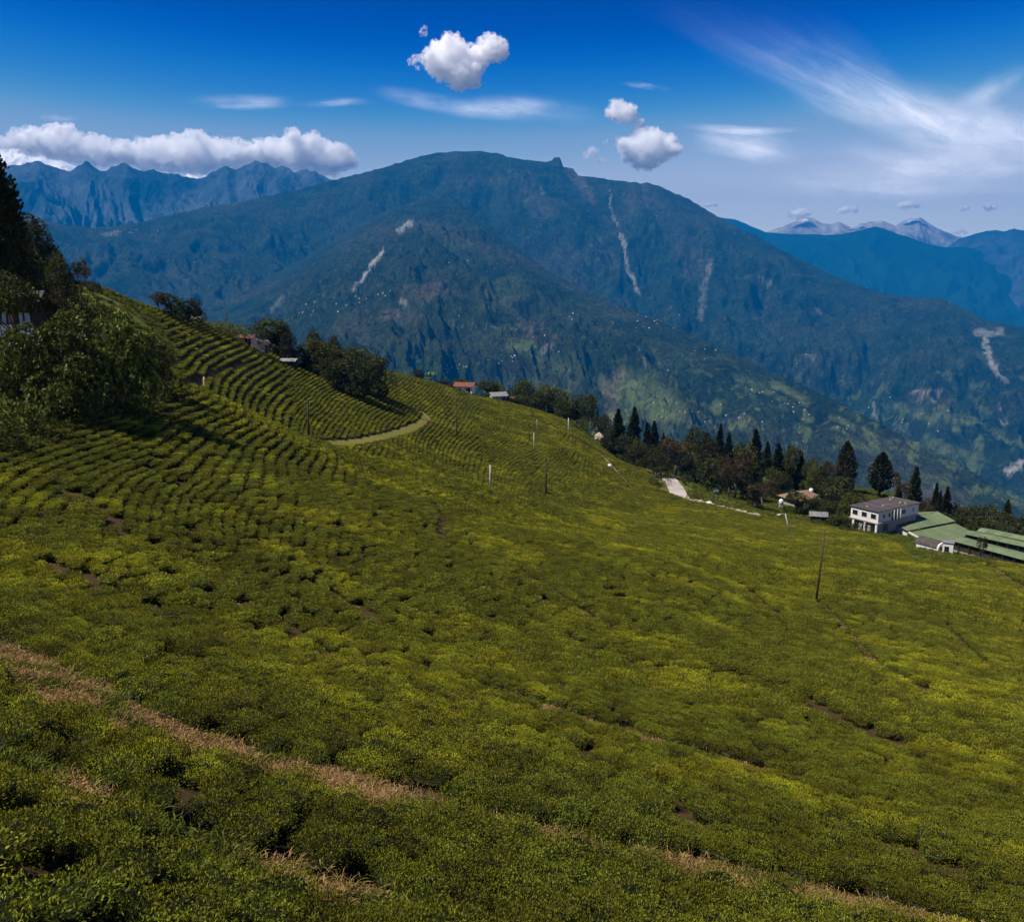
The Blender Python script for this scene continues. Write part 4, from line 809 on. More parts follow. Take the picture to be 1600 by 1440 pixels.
for i, (u, t, r, w, k) in enumerate([(15, 622, 76, 70, 'shrub_light'), (55, 628, 75, 60, 'shrub_light'), (-30, 615, 77, 70, 'shrub_mid'), (85, 645, 74, 44, 'shrub_mid'), (30, 648, 71, 60, 'shrub_light'), (-10, 652, 70, 60, 'shrub_mid')]):
    plant(k, u, t, r, w, ['bright green shrub at the left edge below the house', 'bright green shrub left of the mango shade', 'shrub at the very left edge', 'low shrub at the rim of the mango shade', 'bright low shrub next to the tea at the left', 'green shrub in the left corner above the tea'][i], 'bright shrubs below the house')
for k, u, t, r, w, l in [('broadleaf', 268, 456, 192, 46, 'dark bushy tree on the crest right of the mango trees'), ('broadleaf', 296, 464, 198, 42, 'second dark bushy tree on the crest'), ('bare', 248, 455, 190, 26, 'thin twiggy tree at the left end of the crest bushes'), ('shrub', 312, 482, 203, 26, 'dark shrub at the end of the crest bushes'),
 ('shrub_light', 340, 498, 211, 40, 'light green shrub on the crest by the dark post'), ('shrub_light', 368, 500, 214, 40, 'light green shrub left of the pink house'), ('shrub_mid', 350, 506, 208, 40, 'green shrub in front of the dark post'), ('shrub_light', 388, 506, 220, 30, 'light green shrub behind the pink house'),
 ('broadleaf_mid', 424, 494, 236, 56, 'broad green tree between the pink and the white houses'), ('broadleaf', 440, 500, 236, 40, 'dark tree left of the tin roofed house'), ('broadleaf', 452, 512, 232, 30, 'small dark tree beside the tin roofed house'), ('broadleaf_mid', 493, 512, 252, 28, 'small round tree right of the tin roofed house'), ('broadleaf', 521, 521, 256, 24, 'lone round treetop on the crest'), ('broadleaf', 505, 528, 252, 30, 'dark low tree right of the small round tree')]: plant(k, u, t, r, w, l, GM)
for k, u, t, r, w, l in [('broadleaf_mid', 483, 528, 236, 54, 'green tree at the left end of the bamboo grove'), ('broadleaf_mid', 505, 534, 234, 50, 'leafy tree next to the bamboo grove'), ('bamboo', 528, 532, 236, 60, 'leftmost bamboo clump of the grove'), ('bamboo', 552, 533, 238, 66, 'middle bamboo clump with arching tops'), ('bamboo', 574, 538, 236, 66, 'rightmost tall bamboo clump'), ('broadleaf', 545, 552, 226, 56, 'dark tree in front of the bamboo grove'), ('broadleaf', 570, 560, 226, 56, 'dark tree at the foot of the bamboo grove'), ('broadleaf', 592, 552, 240, 34, 'dark tree at the right end of the bamboo grove'), ('broadleaf', 520, 556, 226, 40, 'dark low tree under the leafy tree'), ('shrub', 610, 574, 270, 20, 'shrub right of the bamboo grove')]: plant(k, u, t, r, w, l, 'the bamboo grove')
for k, u, t, r, w, l in [('broadleaf', 654, 576, 318, 22, 'small dark treetop on the skyline right of the grove'), ('banana', 673, 576, 322, 24, 'banana plant on the skyline'), ('banana', 666, 588, 320, 18, 'low banana plant on the skyline'), ('broadleaf', 692, 592, 328, 24, 'dark bush left of the red roofed house'), ('broadleaf_mid', 722, 590, 350, 34, 'green tree behind the red roofed house'), ('broadleaf', 706, 598, 345, 20, 'small dark tree above the red roof'),
 ('broadleaf_mid', 765, 592, 352, 46, 'green tree between the two roadside houses'), ('broadleaf_light', 778, 596, 350, 30, 'olive tree behind the pale roofed house'), ('broadleaf_mid', 800, 605, 350, 30, 'green tree right behind the pale roofed house'), ('broadleaf_mid', 822, 590, 340, 46, 'tall green tree right of the pale roofed house'), ('broadleaf_mid', 850, 598, 338, 44, 'green tree in the middle of the house grove'), ('broadleaf', 838, 612, 332, 44, 'dark tree low in the house grove'), ('broadleaf_mid', 872, 605, 336, 44, 'rounded tree in the right half of the house grove'), ('bamboo', 898, 608, 332, 44, 'feathery clump near the right end of the house grove'), ('broadleaf', 882, 622, 326, 40, 'dark tree low in the right half of the house grove'), ('broadleaf', 918, 612, 330, 34, 'dark tree at the right end of the house grove'), ('broadleaf', 805, 620, 332, 34, 'dark bushy tree right below the pale roofed house'),
 ('shrub_light', 905, 652, 316, 36, 'light green shrub below the house grove'), ('shrub_mid', 892, 662, 312, 20, 'shrub by the white pole'), ('broadleaf', 940, 645, 325, 34, 'dark broad tree left of the two tall conifers')]: plant(k, u, t, r, w, l, GM)
for k, u, t, r, w, l in [
 ('conifer', 965, 638, 312, 26, 'left one of the two tall pointed conifers'), ('conifer', 987, 636, 308, 27, 'right one of the two tall pointed conifers'), ('conifer', 1009, 660, 306, 18, 'left one of the small conifer pair'), ('conifer', 1022, 658, 305, 19, 'right one of the small conifer pair'), ('conifer', 1036, 676, 304, 15, 'shortest conifer right of the small pair'), ('broadleaf', 950, 665, 308, 30, 'dark tree at the foot of the tall conifers'), ('broadleaf', 990, 690, 290, 34, 'dark low tree below the small conifer pair'), ('broadleaf', 1018, 692, 290, 30, 'dark low tree right above the pale road'),
 ('bare', 1056, 680, 284, 54, 'half bare brown tree beside the pale road'), ('broadleaf', 1032, 706, 270, 40, 'dark tree left of the pale road'), ('broadleaf', 1082, 664, 296, 50, 'dark broad tree behind the pale road'), ('conifer', 1117, 662, 296, 18, 'slim dark conifer above the green sign'), ('conifer', 1134, 676, 292, 26, 'conifer right of the slim dark one'), ('broadleaf', 1104, 676, 288, 44, 'dark tree above the green sign'), ('broadleaf', 1105, 705, 262, 44, 'dark tree standing over the green sign'), ('bare', 1148, 702, 258, 56, 'tall brown half bare tree right of the green sign'), ('bare', 1138, 722, 254, 34, 'thin leaning brown tree next to the sign'),
 ('conifer', 1180, 670, 292, 30, 'tallest conifer in the middle of the road trees'), ('broadleaf_mid', 1165, 686, 290, 40, 'green tree left of the tallest middle conifer'), ('conifer', 1196, 690, 286, 24, 'conifer just right of the tallest middle one'), ('conifer', 1213, 693, 284, 28, 'dark conifer left of the tan roof'), ('broadleaf_mid', 1232, 690, 290, 34, 'green tree behind the tan roof'), ('conifer', 1251, 706, 290, 18, 'small conifer behind the tan roof'), ('broadleaf_mid', 1262, 712, 288, 36, 'greenish tree right of the small conifer'), ('broadleaf_light', 1268, 722, 282, 26, 'olive yellow tree behind the tan roof'), ('broadleaf', 1278, 725, 280, 28, 'round dark tree above the tan roof'), ('bare', 1296, 716, 282, 30, 'greyish bare treetop right of the tan roof'),
 ('broadleaf', 1160, 730, 262, 44, 'dark tree behind the tall brown tree'), ('bare', 1190, 748, 236, 50, 'rounded brown leafless bush tree in front of the lawn'), ('broadleaf', 1182, 752, 240, 30, 'dark conical tree left half of the brown bush'), ('banana', 1180, 748, 258, 20, 'banana plants left of the lawn'), ('banana', 1192, 736, 262, 24, 'yellowish banana plant behind the lawn'), ('broadleaf', 1245, 764, 240, 46, 'dark tree in front of the tan roof'), ('broadleaf', 1290, 740, 258, 50, 'dark tree right of the tan roof'), ('broadleaf', 1270, 776, 246, 36, 'dark tree behind the small hut'), ('broadleaf', 1308, 742, 250, 50, 'dark green tree behind the white building'), ('broadleaf_mid', 1325, 768, 226, 40, 'green tree touching the corner of the white building'), ('broadleaf', 1300, 780, 232, 44, 'dark tree left of the white building'), ('broadleaf', 1308, 802, 216, 40, 'low shrubby tree below the dark trees'), ('shrub', 1330, 812, 206, 40, 'dark shrub before the white building'), ('shrub_mid', 1290, 812, 216, 36, 'green shrub right of the small hut'),
 ('cypress', 1318, 689, 296, 27, 'left one of the two big egg shaped cypresses'), ('cypress', 1373, 706, 300, 33, 'right one of the two big egg shaped cypresses'), ('cypress', 1326, 738, 290, 14, 'small cypress at the foot of the left egg shaped one'), ('conifer', 1425, 729, 262, 27, 'conifer behind the right end of the white building'), ('conifer', 1400, 760, 262, 18, 'short conifer behind the white building'), ('bare', 1408, 735, 266, 28, 'sparse bare tree between cypress and conifer'), ('bare', 1442, 778, 240, 26, 'brown bush right of the white building'),
 ('conifer', 1455, 753, 262, 17, 'left one of the three small dark conifers'), ('conifer', 1464, 766, 260, 14, 'middle one of the three small dark conifers'), ('conifer', 1475, 760, 258, 19, 'right one of the three small dark conifers'), ('cypress', 1566, 779, 262, 17, 'lone small cypress rising from the dark grove'), ('broadleaf', 1490, 782, 262, 50, 'dark tree behind the green shed roof'), ('broadleaf', 1515, 786, 262, 46, 'second dark tree behind the green shed roof'), ('broadleaf', 1542, 786, 260, 46, 'dark round tree left of the small cypress'), ('broadleaf', 1572, 798, 254, 54, 'dark tree below the small cypress'), ('broadleaf', 1600, 802, 250, 60, 'dark tree at the right edge behind the sheds'), ('broadleaf', 1640, 805, 250, 60, 'dark tree just past the right edge'), ('broadleaf', 1480, 800, 246, 40, 'dark low tree behind the green gable roof'), ('broadleaf', 1530, 806, 240, 50, 'dark low tree behind the long sheds'), ('broadleaf', 1560, 812, 236, 50, 'dark low tree in the grove by the long sheds'), ('bare', 1531, 836, 172, 18, 'thin bare tree in front of the long green roof')]: plant(k, u, t, r, w, l, GR)
FILL = [(1040, 688, 292, 36), (1066, 690, 292, 40), (1092, 684, 300, 40), (1124, 690, 300, 40), (1148, 694, 302, 40), (1170, 704, 300, 40), (1200, 708, 298, 40), (1222, 712, 298, 40), (1244, 716, 296, 40), (1285, 738, 284, 40), (1300, 748, 280, 40), (1075, 705, 280, 34), (1125, 712, 276, 36), (1205, 728, 276, 34), (1226, 735, 272, 30), (1340, 768, 262, 36), (1440, 790, 250, 40), (1500, 800, 250, 44), (975, 676, 300, 34), (1000, 682, 298, 34)]
for i, (u, t_, r, w) in enumerate(FILL):
    plant(('broadleaf', 'broadleaf_mid', 'broadleaf')[i % 3], u, t_, r, w, 'rounded filler tree number-free'.replace('filler tree number-free', ('dark', 'green', 'dusky')[i % 3] + ' tree in the belt ' + ('behind the pale road', 'above the pale road', 'left of the green sign', 'behind the green sign', 'behind the tall brown tree', 'left of the middle conifers', 'between the middle conifers', 'right of the middle conifers', 'left above the tan roof', 'right above the tan roof', 'between tan roof and cypress', 'just right of the pale road', 'above the sign board', 'below the middle conifers', 'just left of the tan roof', 'below the left egg cypress', 'right of the white building', 'behind the stepped shed roof', 'under the tall conifer pair', 'under the small conifer pair')[i]), GR)
for u, t_, r, w, k, l in [(1030, 744, 252, 30, 'shrub', 'dark shrub at the left edge of the pale road'), (1036, 730, 268, 26, 'shrub_mid', 'green shrub at the upper left of the pale road'), (1088, 764, 236, 26, 'shrub_mid', 'green shrub at the right edge of the pale road'), (1070, 742, 262, 26, 'shrub', 'dark shrub at the upper right of the pale road'), (1052, 772, 228, 18, 'shrub_light', 'light green shrub at the foot of the pale road')]: plant(k, u, t_, r, w, l, 'shrubs at the pale road')

# ------------------------------------------------------------------ buildings
def wall_mat(name, c, stain=(.25, .22, .18), amt=.35, rough=.85):
    t = NT(name); p = t.obj(); n = t.noise(p, .9, 5, .65); n2 = t.noise(t.vmul(p, (2.5, 2.5, .35)), 1.0, 5, .6)
    k = t.math('MULTIPLY', t.rng(t.math('ADD', t.math('MULTIPLY', n, .5), t.math('MULTIPLY', n2, .5)), .47, .68), amt)
    t.base(t.mix(k, C4(*c), C4(*stain)), rough, .15); return t.m
def tin_mat(name, c, c2, rust=None, amt=.4, pitch=9.0):
    t = NT(name); p = t.obj(); n = t.noise(p, .7, 6, .65); w = t.n.new('ShaderNodeTexWave'); w.inputs['Scale'].default_value = pitch; w.bands_direction = 'X'; t.l.new(p, w.inputs['Vector'])
    c_ = t.mix(t.rng(n, .35, .65), C4(*c), C4(*c2))
    if rust: c_ = t.mix(t.math('MULTIPLY', t.rng(t.noise(p, 1.9, 6, .7), .48, .62), amt), c_, C4(*rust))
    hs = t.n.new('ShaderNodeHueSaturation'); t.l.new(c_, hs.inputs['Color']); t.l.new(t.rng(t.rand(), 0, 1, .78, 1.15), hs.inputs['Value'])
    t.base(hs.outputs[0], .65, .2); t.bump(w.outputs['Fac'], .35, .04); return t.m
M_white = wall_mat('white_wall', (.62, .60, .56)); M_pink = wall_mat('pink_wall', (.55, .36, .27)); M_cream = wall_mat('cream_wall', (.55, .50, .40)); M_greywall = wall_mat('grey_wall', (.30, .27, .24))
M_wood = plain_mat('dark_wood', (.02, .014, .010), (.055, .04, .03), 5); M_black = plain_mat('door_and_shade_black', (.008, .008, .009), (.02, .02, .022), 2, .4, .3, 0)  # near-black for doors and for shade painted in openings and on walls
M_glass = NT('window_glass').base(C4(.012, .016, .02), .12, .5).m
M_greenroof = tin_mat('green_tin', (.115, .16, .068), (.155, .205, .098), (.13, .125, .08), .5); M_rust = tin_mat('rusty_tin', (.06, .048, .042), (.12, .10, .09), (.04, .03, .027), .7); M_redroof = tin_mat('red_tin', (.13, .045, .028), (.19, .07, .042), (.08, .035, .025), .5); M_tan = tin_mat('tan_tin', (.19, .12, .07), (.27, .18, .11), (.11, .065, .04), .6); M_greytin = tin_mat('grey_tin', (.16, .15, .15), (.28, .27, .27), (.13, .085, .06), .6)
M_fascia = wall_mat('white_board', (.62, .62, .60), amt=.15); M_stone = plain_mat('pale_stone', (.22, .18, .14), (.45, .39, .31), 1.5); M_concrete = plain_mat('concrete_road', (.30, .26, .23), (.50, .44, .40), .35, .9)
M_polewhite = plain_mat('white_pole', (.34, .34, .33), (.45, .45, .43), 2, .6); M_poledark = plain_mat('dark_pole', (.035, .025, .018), (.075, .055, .04), 3)
M_sheet = wall_mat('blue_cloth', (.25, .32, .45), amt=.1)
BOXF = [[0, 2, 3, 1], [4, 5, 7, 6], [0, 1, 5, 4], [2, 6, 7, 3], [0, 4, 6, 2], [1, 3, 7, 5]]
def box_vf(cx, cy, z0, sx, sy, sz): return np.array([(cx + x * sx / 2, cy + y * sy / 2, z0 + z * sz) for z in (0, 1) for y in (-1, 1) for x in (-1, 1)], float)
def box(name, c, s, mat, parent, rotz=0.0):
    """a box whose base centre is c (in its parent's space)"""
    me = mesh_np(name, box_vf(0, 0, 0, *s), BOXF, False); return new_obj(name, me, mat, parent, c, rotz)
def slab(name, quad, th, mat, parent):
    """a sheet with thickness from four corners"""
    q = np.array(quad, float); n = np.cross(q[1] - q[0], q[3] - q[0]); n /= np.linalg.norm(n)
    if n[2] < 0: n = -n
    me = mesh_np(name, np.concatenate([q, q + n * th]), [[0, 1, 2, 3][::-1], [4, 5, 6, 7], [0, 1, 5, 4], [1, 2, 6, 5], [2, 3, 7, 6], [3, 0, 4, 7]], False); me.validate(); return new_obj(name, me, mat, parent)
def window(parent, c, w, h, face, frame=M_fascia, pane=M_glass, bars=1):
    """a window standing proud of a wall; face = outward direction in the wall's plane: '+x','-x','+y','-y'"""
    ax = 0 if 'x' in face else 1; sg = 1 if '+' in face else -1
    def sz(a, b, d): return (d, a, b) if ax == 0 else (a, d, b)
    off = lambda e: (c[0] + (sg * e if ax == 0 else 0), c[1] + (sg * e if ax == 1 else 0), c[2])
    f = box('window', off(.03), sz(w, h, .08), frame, parent); k = sg * .045
    p = box('pane', ((k, 0, .07) if ax == 0 else (0, k, .07)), sz(w - .16, h - .14, .03), pane, f)
    return f
def gable_house(name, u, r, L, W, H_, rise, rot, label, wall, roof, cat='house', v=None, over=.45, wins=2, door=True, hip=False):
    g = at(u, r) if v is None else ground(u, v); o = empty(name, (g.x, g.y, g.z - .3), rot); hz = H_ + .3
    box('wall', (0, 0, 0), (L, W, hz), wall, o)
    a, b = L / 2 + over, W / 2 + over; zz = hz - .12; ze = zz + rise
    if hip:
        k = max(L / 2 - W / 2 * .8, .3); V = [(-a, -b, zz), (a, -b, zz), (a, b, zz), (-a, b, zz), (-k, 0, ze), (k, 0, ze)]
        new_obj('roof', mesh_np('roof', np.array(V), [[0, 1, 5, 4], [1, 2, 5], [2, 3, 4, 5], [3, 0, 4], [3, 2, 1, 0]], False), roof, o)
    else:
        slab('roof_panel', [(-a, -b, zz), (a, -b, zz), (a, 0, ze), (-a, 0, ze)], .08, roof, o); slab('roof_panel', [(a, b, zz), (-a, b, zz), (-a, 0, ze), (a, 0, ze)], .08, roof, o)
        for s in (-1, 1): new_obj('gable', mesh_np('gable', np.array([(s * (L / 2 - .02), -W / 2, hz), (s * (L / 2 - .02), W / 2, hz), (s * (L / 2 - .02), 0, hz + rise * .86), (s * (L / 2 - .25), -W / 2, hz), (s * (L / 2 - .25), W / 2, hz), (s * (L / 2 - .25), 0, hz + rise * .86)]), [[0, 1, 2], [5, 4, 3], [0, 3, 4, 1], [1, 4, 5, 2], [2, 5, 3, 0]], False), wall, o)
    for i in range(wins): window(o, (-L / 2 + L * (i + .7) / (wins + .4), -W / 2, 1.1), .9, 1.0, '-y')
    if door: box('door', (L * .32, -W / 2 - .03, .25), (.9, .08, 2.0), M_black, o)
    return tag(o, label, cat)
# --- the white two-storey building with the rusty flat roof
zt = P(1373, 800, 206)[2]; c0 = P(1373, 800, 206); pr = Pz(1436, 786, zt); pl = Pz(1336, 793.5, zt)
d = (pr - c0)[:2]; LB = min(max(np.linalg.norm(d), 9), 15); d /= np.linalg.norm(d); e_ = np.array([-d[1], d[0]]); e_ = e_ if np.dot(e_, (pl - c0)[:2]) > 0 else -e_; WB = min(max(abs(np.dot((pl - c0)[:2], e_)), 7), 10)
ro = math.atan2(d[1], d[0]); zg = float(H(c0[0], c0[1])) - .3; hB = zt - zg
print('WHITE BUILDING', LB, WB, hB, math.degrees(ro), c0, pl, pr)
wb = empty('white_building', (c0[0], c0[1], zg), ro); tag(wb, 'white two-storey building with rusty flat tin roof and square windows', 'building')
sgn = 1 if np.dot(e_, [-math.sin(ro), math.cos(ro)]) > 0 else -1
Y = lambda t: sgn * t
h1 = hB * .48; box('lower_storey', (LB * .5, Y(WB / 2), 0), (LB - .5, WB - .5, h1), M_greywall, wb); box('floor_slab', (LB * .5, Y(WB / 2), h1), (LB + .5, WB + .6, .22), M_greywall, wb)
up = box('upper_storey', (LB * .5, Y(WB / 2), h1 + .22), (LB, WB, hB - h1 - .22), M_white, wb)
rf = box('roof', (LB * .5, Y(WB / 2), hB + .003), (LB + .6, WB + .6, .14), M_rust, wb)
for i in range(9): box('roof_sheet', (-LB * .5 - .2 + LB * (i + .5) / 8.6, 0, .14), (LB / 8.6 - .08, WB + .4 - random.uniform(0, .5), .035), M_rust, rf)
for i in range(6): box('roof_stone', (random.uniform(-.45, .45) * LB, random.uniform(-.42, .42) * WB, .176), (.5, .4, .3), M_stone, rf, random.uniform(0, 3))
hw_ = hB - h1 - .22
for k in range(3): window(wb, (0, Y(WB * (k + .5) / 3), h1 + .22 + hw_ * .30), WB / 3 * .62, hw_ * .46, '-x')
for x, w in ((.13, .8), (.27, .8), (.62, 1.5), (.86, .5)): window(wb, (LB * x, 0 if sgn > 0 else 0, h1 + .22 + hw_ * .32), w, hw_ * .42, '-y' if sgn > 0 else '+y')
box('veranda_opening_shade', (LB * .42, -Y(.04), h1 + .25), (LB * .16, .1, hw_ * .8), M_black, wb)  # dark box paints the shade inside the veranda
for x in (.34, .42, .5): box('veranda_post', (LB * x, -Y(.5), h1 + .22), (.16, .16, hw_ * .95), M_white, wb)
for k in range(3): box('lower_opening_shade', (.25 - .03, Y(WB * (k + .55) / 3.2), .5), (.1, 1.3, h1 * .62), M_black, wb)  # dark boxes on the wall, painted as shade inside lower openings
for k in range(3): box('pillar', (.1, Y(WB * (k + .1) / 2.4), 0), (.45, .45, h1 - .003), M_white, wb)
box('lower_opening_shade', (LB * .22, Y(.25) - Y(.03), .5), (1.6, .1, h1 * .6), M_black, wb)  # one more painted dark opening, on the long side
# --- the green gable shed beside it
A = P(1391, 813, 214); B = Pz(1464, 799.5, A[2]); d = (B - A)[:2]; LS = np.linalg.norm(d); d /= LS; ro = math.atan2(d[1], d[0]); LS = min(max(LS, 12), 26); nrm = np.array([d[1], -d[0]])
WS = 9.5; gz = float(H(A[0] + d[0] * 4 + nrm[0] * 6, A[1] + d[1] * 4 + nrm[1] * 6)) - .5; hr = A[2] - gz; print('SHED', LS, hr, math.degrees(ro))
sh = empty('green_roofed_shed', (A[0], A[1], gz), ro); tag(sh, 'white walled factory shed with stepped pale green gable roof', 'shed')
he = max(hr - 3.4, 1.6)
new_obj('gable_wall', mesh_np('gable_wall', np.array([(x, y, z) for x in (.2, .5) for y, z in ((-WS, 0), (WS * .6, 0), (WS * .6, he + 1), (0, hr - .25), (-WS, he - .2))]), [[4, 3, 2, 1, 0], [5, 6, 7, 8, 9], [0, 1, 6, 5], [1, 2, 7, 6], [2, 3, 8, 7], [3, 4, 9, 8], [4, 0, 5, 9]], False), M_white, sh)
box('side_wall', (LS / 2 + .3, -WS + .6, 0), (LS - .6, .3, he - .25), M_white, sh); box('side_wall', (LS / 2 + .3, WS * .6 - .3, 0), (LS - .6, .3, he + .6), M_white, sh); box('back_wall', (LS - .3, -1, 0), (.3, WS * 1.4, he), M_white, sh)
nP = 8
for i in range(nP):
    x0, x1 = -.3 + (LS + .6) * i / nP, -.3 + (LS + .6) * (i + 1) / nP - .03; zm = hr - (hr - he) * .50
    slab('roof_panel', [(x0, 0, hr), (x1, 0, hr), (x1, -WS * .5, zm), (x0, -WS * .5, zm)], .07, M_greenroof, sh)
    slab('roof_panel', [(x0, -WS * .5 + .25, zm - .42), (x1, -WS * .5 + .25, zm - .42), (x1, -WS - .5, he - .55), (x0, -WS - .5, he - .55)], .07, M_greenroof, sh)
    slab('roof_panel', [(x0, 0, hr - .01), (x1, 0, hr - .01), (x1, WS * .62, he + 1), (x0, WS * .62, he + 1)], .07, M_greenroof, sh)
box('fascia', (LS / 2, -WS - .48, he - 1.0), (LS + .6, .08, .5), M_fascia, sh); box('ridge_cap', (LS / 2, 0, hr + .03), (LS + .7, .4, .09), M_greenroof, sh)
for i in range(3): window(sh, (.2, -WS * .72 + i * 2.6, .8), 1.0, .9, '-x')
# --- the small arched hut
g = ground(1462, 858); g = Vector(P(1456, 852, 186)); g.z = float(H(g.x, g.y)) - .2; hut = empty('arched_hut', g, math.radians(-58)); tag(hut, 'small white hut with rounded brown roof before the green sheds', 'hut')
n = 9; th = np.linspace(0, math.pi, n); Rh, Lh = 1.6, 4.6; arc = np.column_stack([Rh * np.cos(th), 1.3 + 1.1 * np.sin(th)])
prof_ = np.concatenate([[(Rh, 0)], arc, [(-Rh, 0)]])
def extrude(name, pr_, x0, x1, mat, parent):
    m_ = len(pr_); V = np.array([(x, y, z) for x in (x0, x1) for y, z in pr_]); Fc = [list(range(m_))[::-1], list(range(m_, 2 * m_))] + [[i, (i + 1) % m_, m_ + (i + 1) % m_, m_ + i] for i in range(m_)]
    return new_obj(name, mesh_np(name, V, Fc, False), mat, parent)
extrude('wall', prof_ * np.array([.96, .97]), -Lh / 2, Lh / 2, M_white, hut)
outer = arc * np.array([1.06, 1.0]) + np.array([0, .10]); extrude('roof', np.concatenate([outer, arc[::-1] * np.array([1.0, 1.0])]), -Lh / 2 - .3, Lh / 2 - .35, M_rust, hut)
box('door', (Lh / 2 + .03, .6, 0), (.08, .8, 1.7), M_black, hut); box('window', (Lh / 2 + .03, -.7, .9), (.08, .7, .7), M_black, hut)
g2 = P(1481, 858, 184); z2 = float(H(g2[0], g2[1])); wc = empty('white_kiosk', (g2[0], g2[1], z2 - .2), math.radians(-28)); tag(wc, 'tiny white block hut right of the rounded hut', 'hut')
box('wall', (0, 0, 0), (1.8, 1.8, 2.6), M_white, wc); box('roof', (0, 0, 2.6), (2.1, 2.1, .12), M_greytin, wc); box('door', (-.2, -.93, .2), (.8, .08, 1.7), M_black, wc)
# --- three long green sheds side by side
for k, (u0, v0, r0, u1, v1, wid, lab) in enumerate([(1484, 836, 196, 1625, 873, 4.6, 'nearest long shed with flat green roof at the right edge'), (1512, 829, 212, 1640, 856, 4.2, 'middle one of the three long green roofed sheds'), (1532, 825, 226, 1650, 848, 4.2, 'farthest of the three long green roofed sheds')]):
    a = P(u0, v0, r0); b = Pz(u1, v1, a[2]); d = (b - a)[:2]; L = np.linalg.norm(d); ro = math.atan2(d[1], d[0]); gm = float(min(H(a[0], a[1]), H(b[0], b[1]))); hh = max(a[2] - gm, 2.2); print('LONG', k, L, hh, math.degrees(ro))
    o = empty('long_shed', (a[0], a[1], a[2] - hh), ro); tag(o, lab, 'shed', 'long green sheds')
    box('wall', (L / 2, 0, 0), (L - .6, wid - 1.2, hh - .6), M_black if k else M_wood, o); box('plinth', (L / 2, -wid * .0, 0), (L - .4, wid - .7, max(hh - 2.2, .5)), M_greywall, o)  # wall coloured dark to give the shade beneath the low roof
    nn_ = 9
    for i in range(nn_):
        x0, x1 = L * i / nn_, L * (i + 1) / nn_ - .03
        slab('roof_panel', [(x0, -wid / 2, hh - .35), (x1, -wid / 2, hh - .35), (x1, 0, hh), (x0, 0, hh)], .06, M_greenroof, o); slab('roof_panel', [(x0, wid / 2, hh - .35), (x1, wid / 2, hh - .35), (x1, 0, hh - .004), (x0, 0, hh - .004)], .06, M_greenroof, o)
    for i in range(8): box('post', (L * (i + .5) / 8, -wid / 2 + .25, 0), (.14, .14, hh - .38), M_wood, o); box('post', (L * (i + .5) / 8, wid / 2 - .25, 0), (.14, .14, hh - .38), M_wood, o)
# --- hillside houses
gable_house('tan_roofed_house', 1252, 262, 9, 7, 2.6, 2.0, math.radians(20), 'low house with broad tan hipped roof among the road trees', M_greywall, M_tan, hip=True, over=.9)
gable_house('small_hut', 1278, 226, 3.6, 3.0, 1.9, .8, math.radians(-15), 'small dark hut with grey brown tin roof by the tea edge', M_wood, M_greytin, wins=1)
gable_house('red_roofed_house', 727, 322, 6.4, 4.4, 2.5, 1.3, math.radians(-14), 'white house with red tin roof on the skyline of the tea slope', M_white, M_redroof, wins=2, over=.7)
gable_house('pale_roofed_house', 778, 333, 5.6, 4.4, 2.3, 1.3, math.radians(18), 'house with pale and rusty tin roof right of the red roofed one', M_greywall, M_greytin, over=.6)
gable_house('shack', 797, 334, 3.2, 3.0, 2.2, .8, math.radians(-20), 'small greenish shack touching the pale roofed house', M_sheet, M_redroof, wins=1)
gable_house('pink_house', 384, 218, 4.2, 3.0, 1.9, .7, math.radians(-6), 'low pink house at the left of the hamlet on the crest', M_pink, M_redroof, wins=2)
gable_house('white_hut', 396, 222, 1.6, 1.8, 1.9, .5, math.radians(10), 'tiny white and blue hut beside the pink house', M_sheet, M_greytin, wins=0)
gable_house('cream_house', 408, 222, 2.9, 3.0, 2.3, .9, math.radians(30), 'cream house with brown roof in the middle of the hamlet', M_cream, M_rust, wins=1)
gable_house('tin_roofed_house', 457, 236, 4.6, 3.6, 2.4, .9, math.radians(-12), 'white house with dark tin roof at the right of the hamlet', M_white, M_rust, wins=2, over=.6)
gable_house('white_house', 471, 240, 4.0, 3.0, 2.2, .8, math.radians(-20), 'white and red walled house right of the dark tin roof', M_white, M_greytin, wins=2)
gable_house('open_shed', 453, 226, 3.4, 2.4, 1.7, .6, math.radians(-8), 'small dark shed with grey roof below the tin roofed house', M_wood, M_greytin, wins=0)
gable_house('far_shed', 309, 205, 1.7, 1.4, 1.2, .4, 0, 'tiny shed with whitish roof at the crest bushes', M_wood, M_greytin, wins=0, door=False)
# --- the timber house at the left edge
g = Vector(P(57, 560, 107)); zt = P(57, 484, 107)[2]; lh = empty('timber_house', (g.x, g.y, float(H(g.x, g.y)) - .5), math.radians(14)); HT = zt - lh.location.z; tag(lh, 'timber house with white panels and long window band at left edge', 'house')
Lw = 11.0; print('TIMBER', HT)
box('wall', (-Lw / 2, 3.5, 0), (Lw, 7, HT), M_wood, lh); hz = HT
for i in range(14):
    x = -.35 - i * .78
    box('panel', (x, -.03, hz - 2.75), (.70, .08, 1.25), M_fascia, lh)
    if i % 2 == 0: w_ = box('window', (x - .1, -.025, hz - 1.4), (.66, .07, 1.15), M_wood, lh); box('pane', (0, -.03, .08), (.5, .05, 1.0), M_glass if i % 4 else M_sheet, w_)
    else: box('curtain', (x, -.02, hz - 1.4), (.4, .06, 1.15), M_sheet, lh)
box('sill_beam', (-Lw / 2, -.06, hz - 1.5), (Lw, .14, .1), M_wood, lh); box('floor_beam', (-Lw / 2, -.1, hz - 2.95), (Lw, .22, .18), M_wood, lh)
for i in range(5): box('lower_panel', (-.9 - i * 2.2, -.03, 0), (1.7, .08, max(hz - 4.2, .8)), M_white, lh)
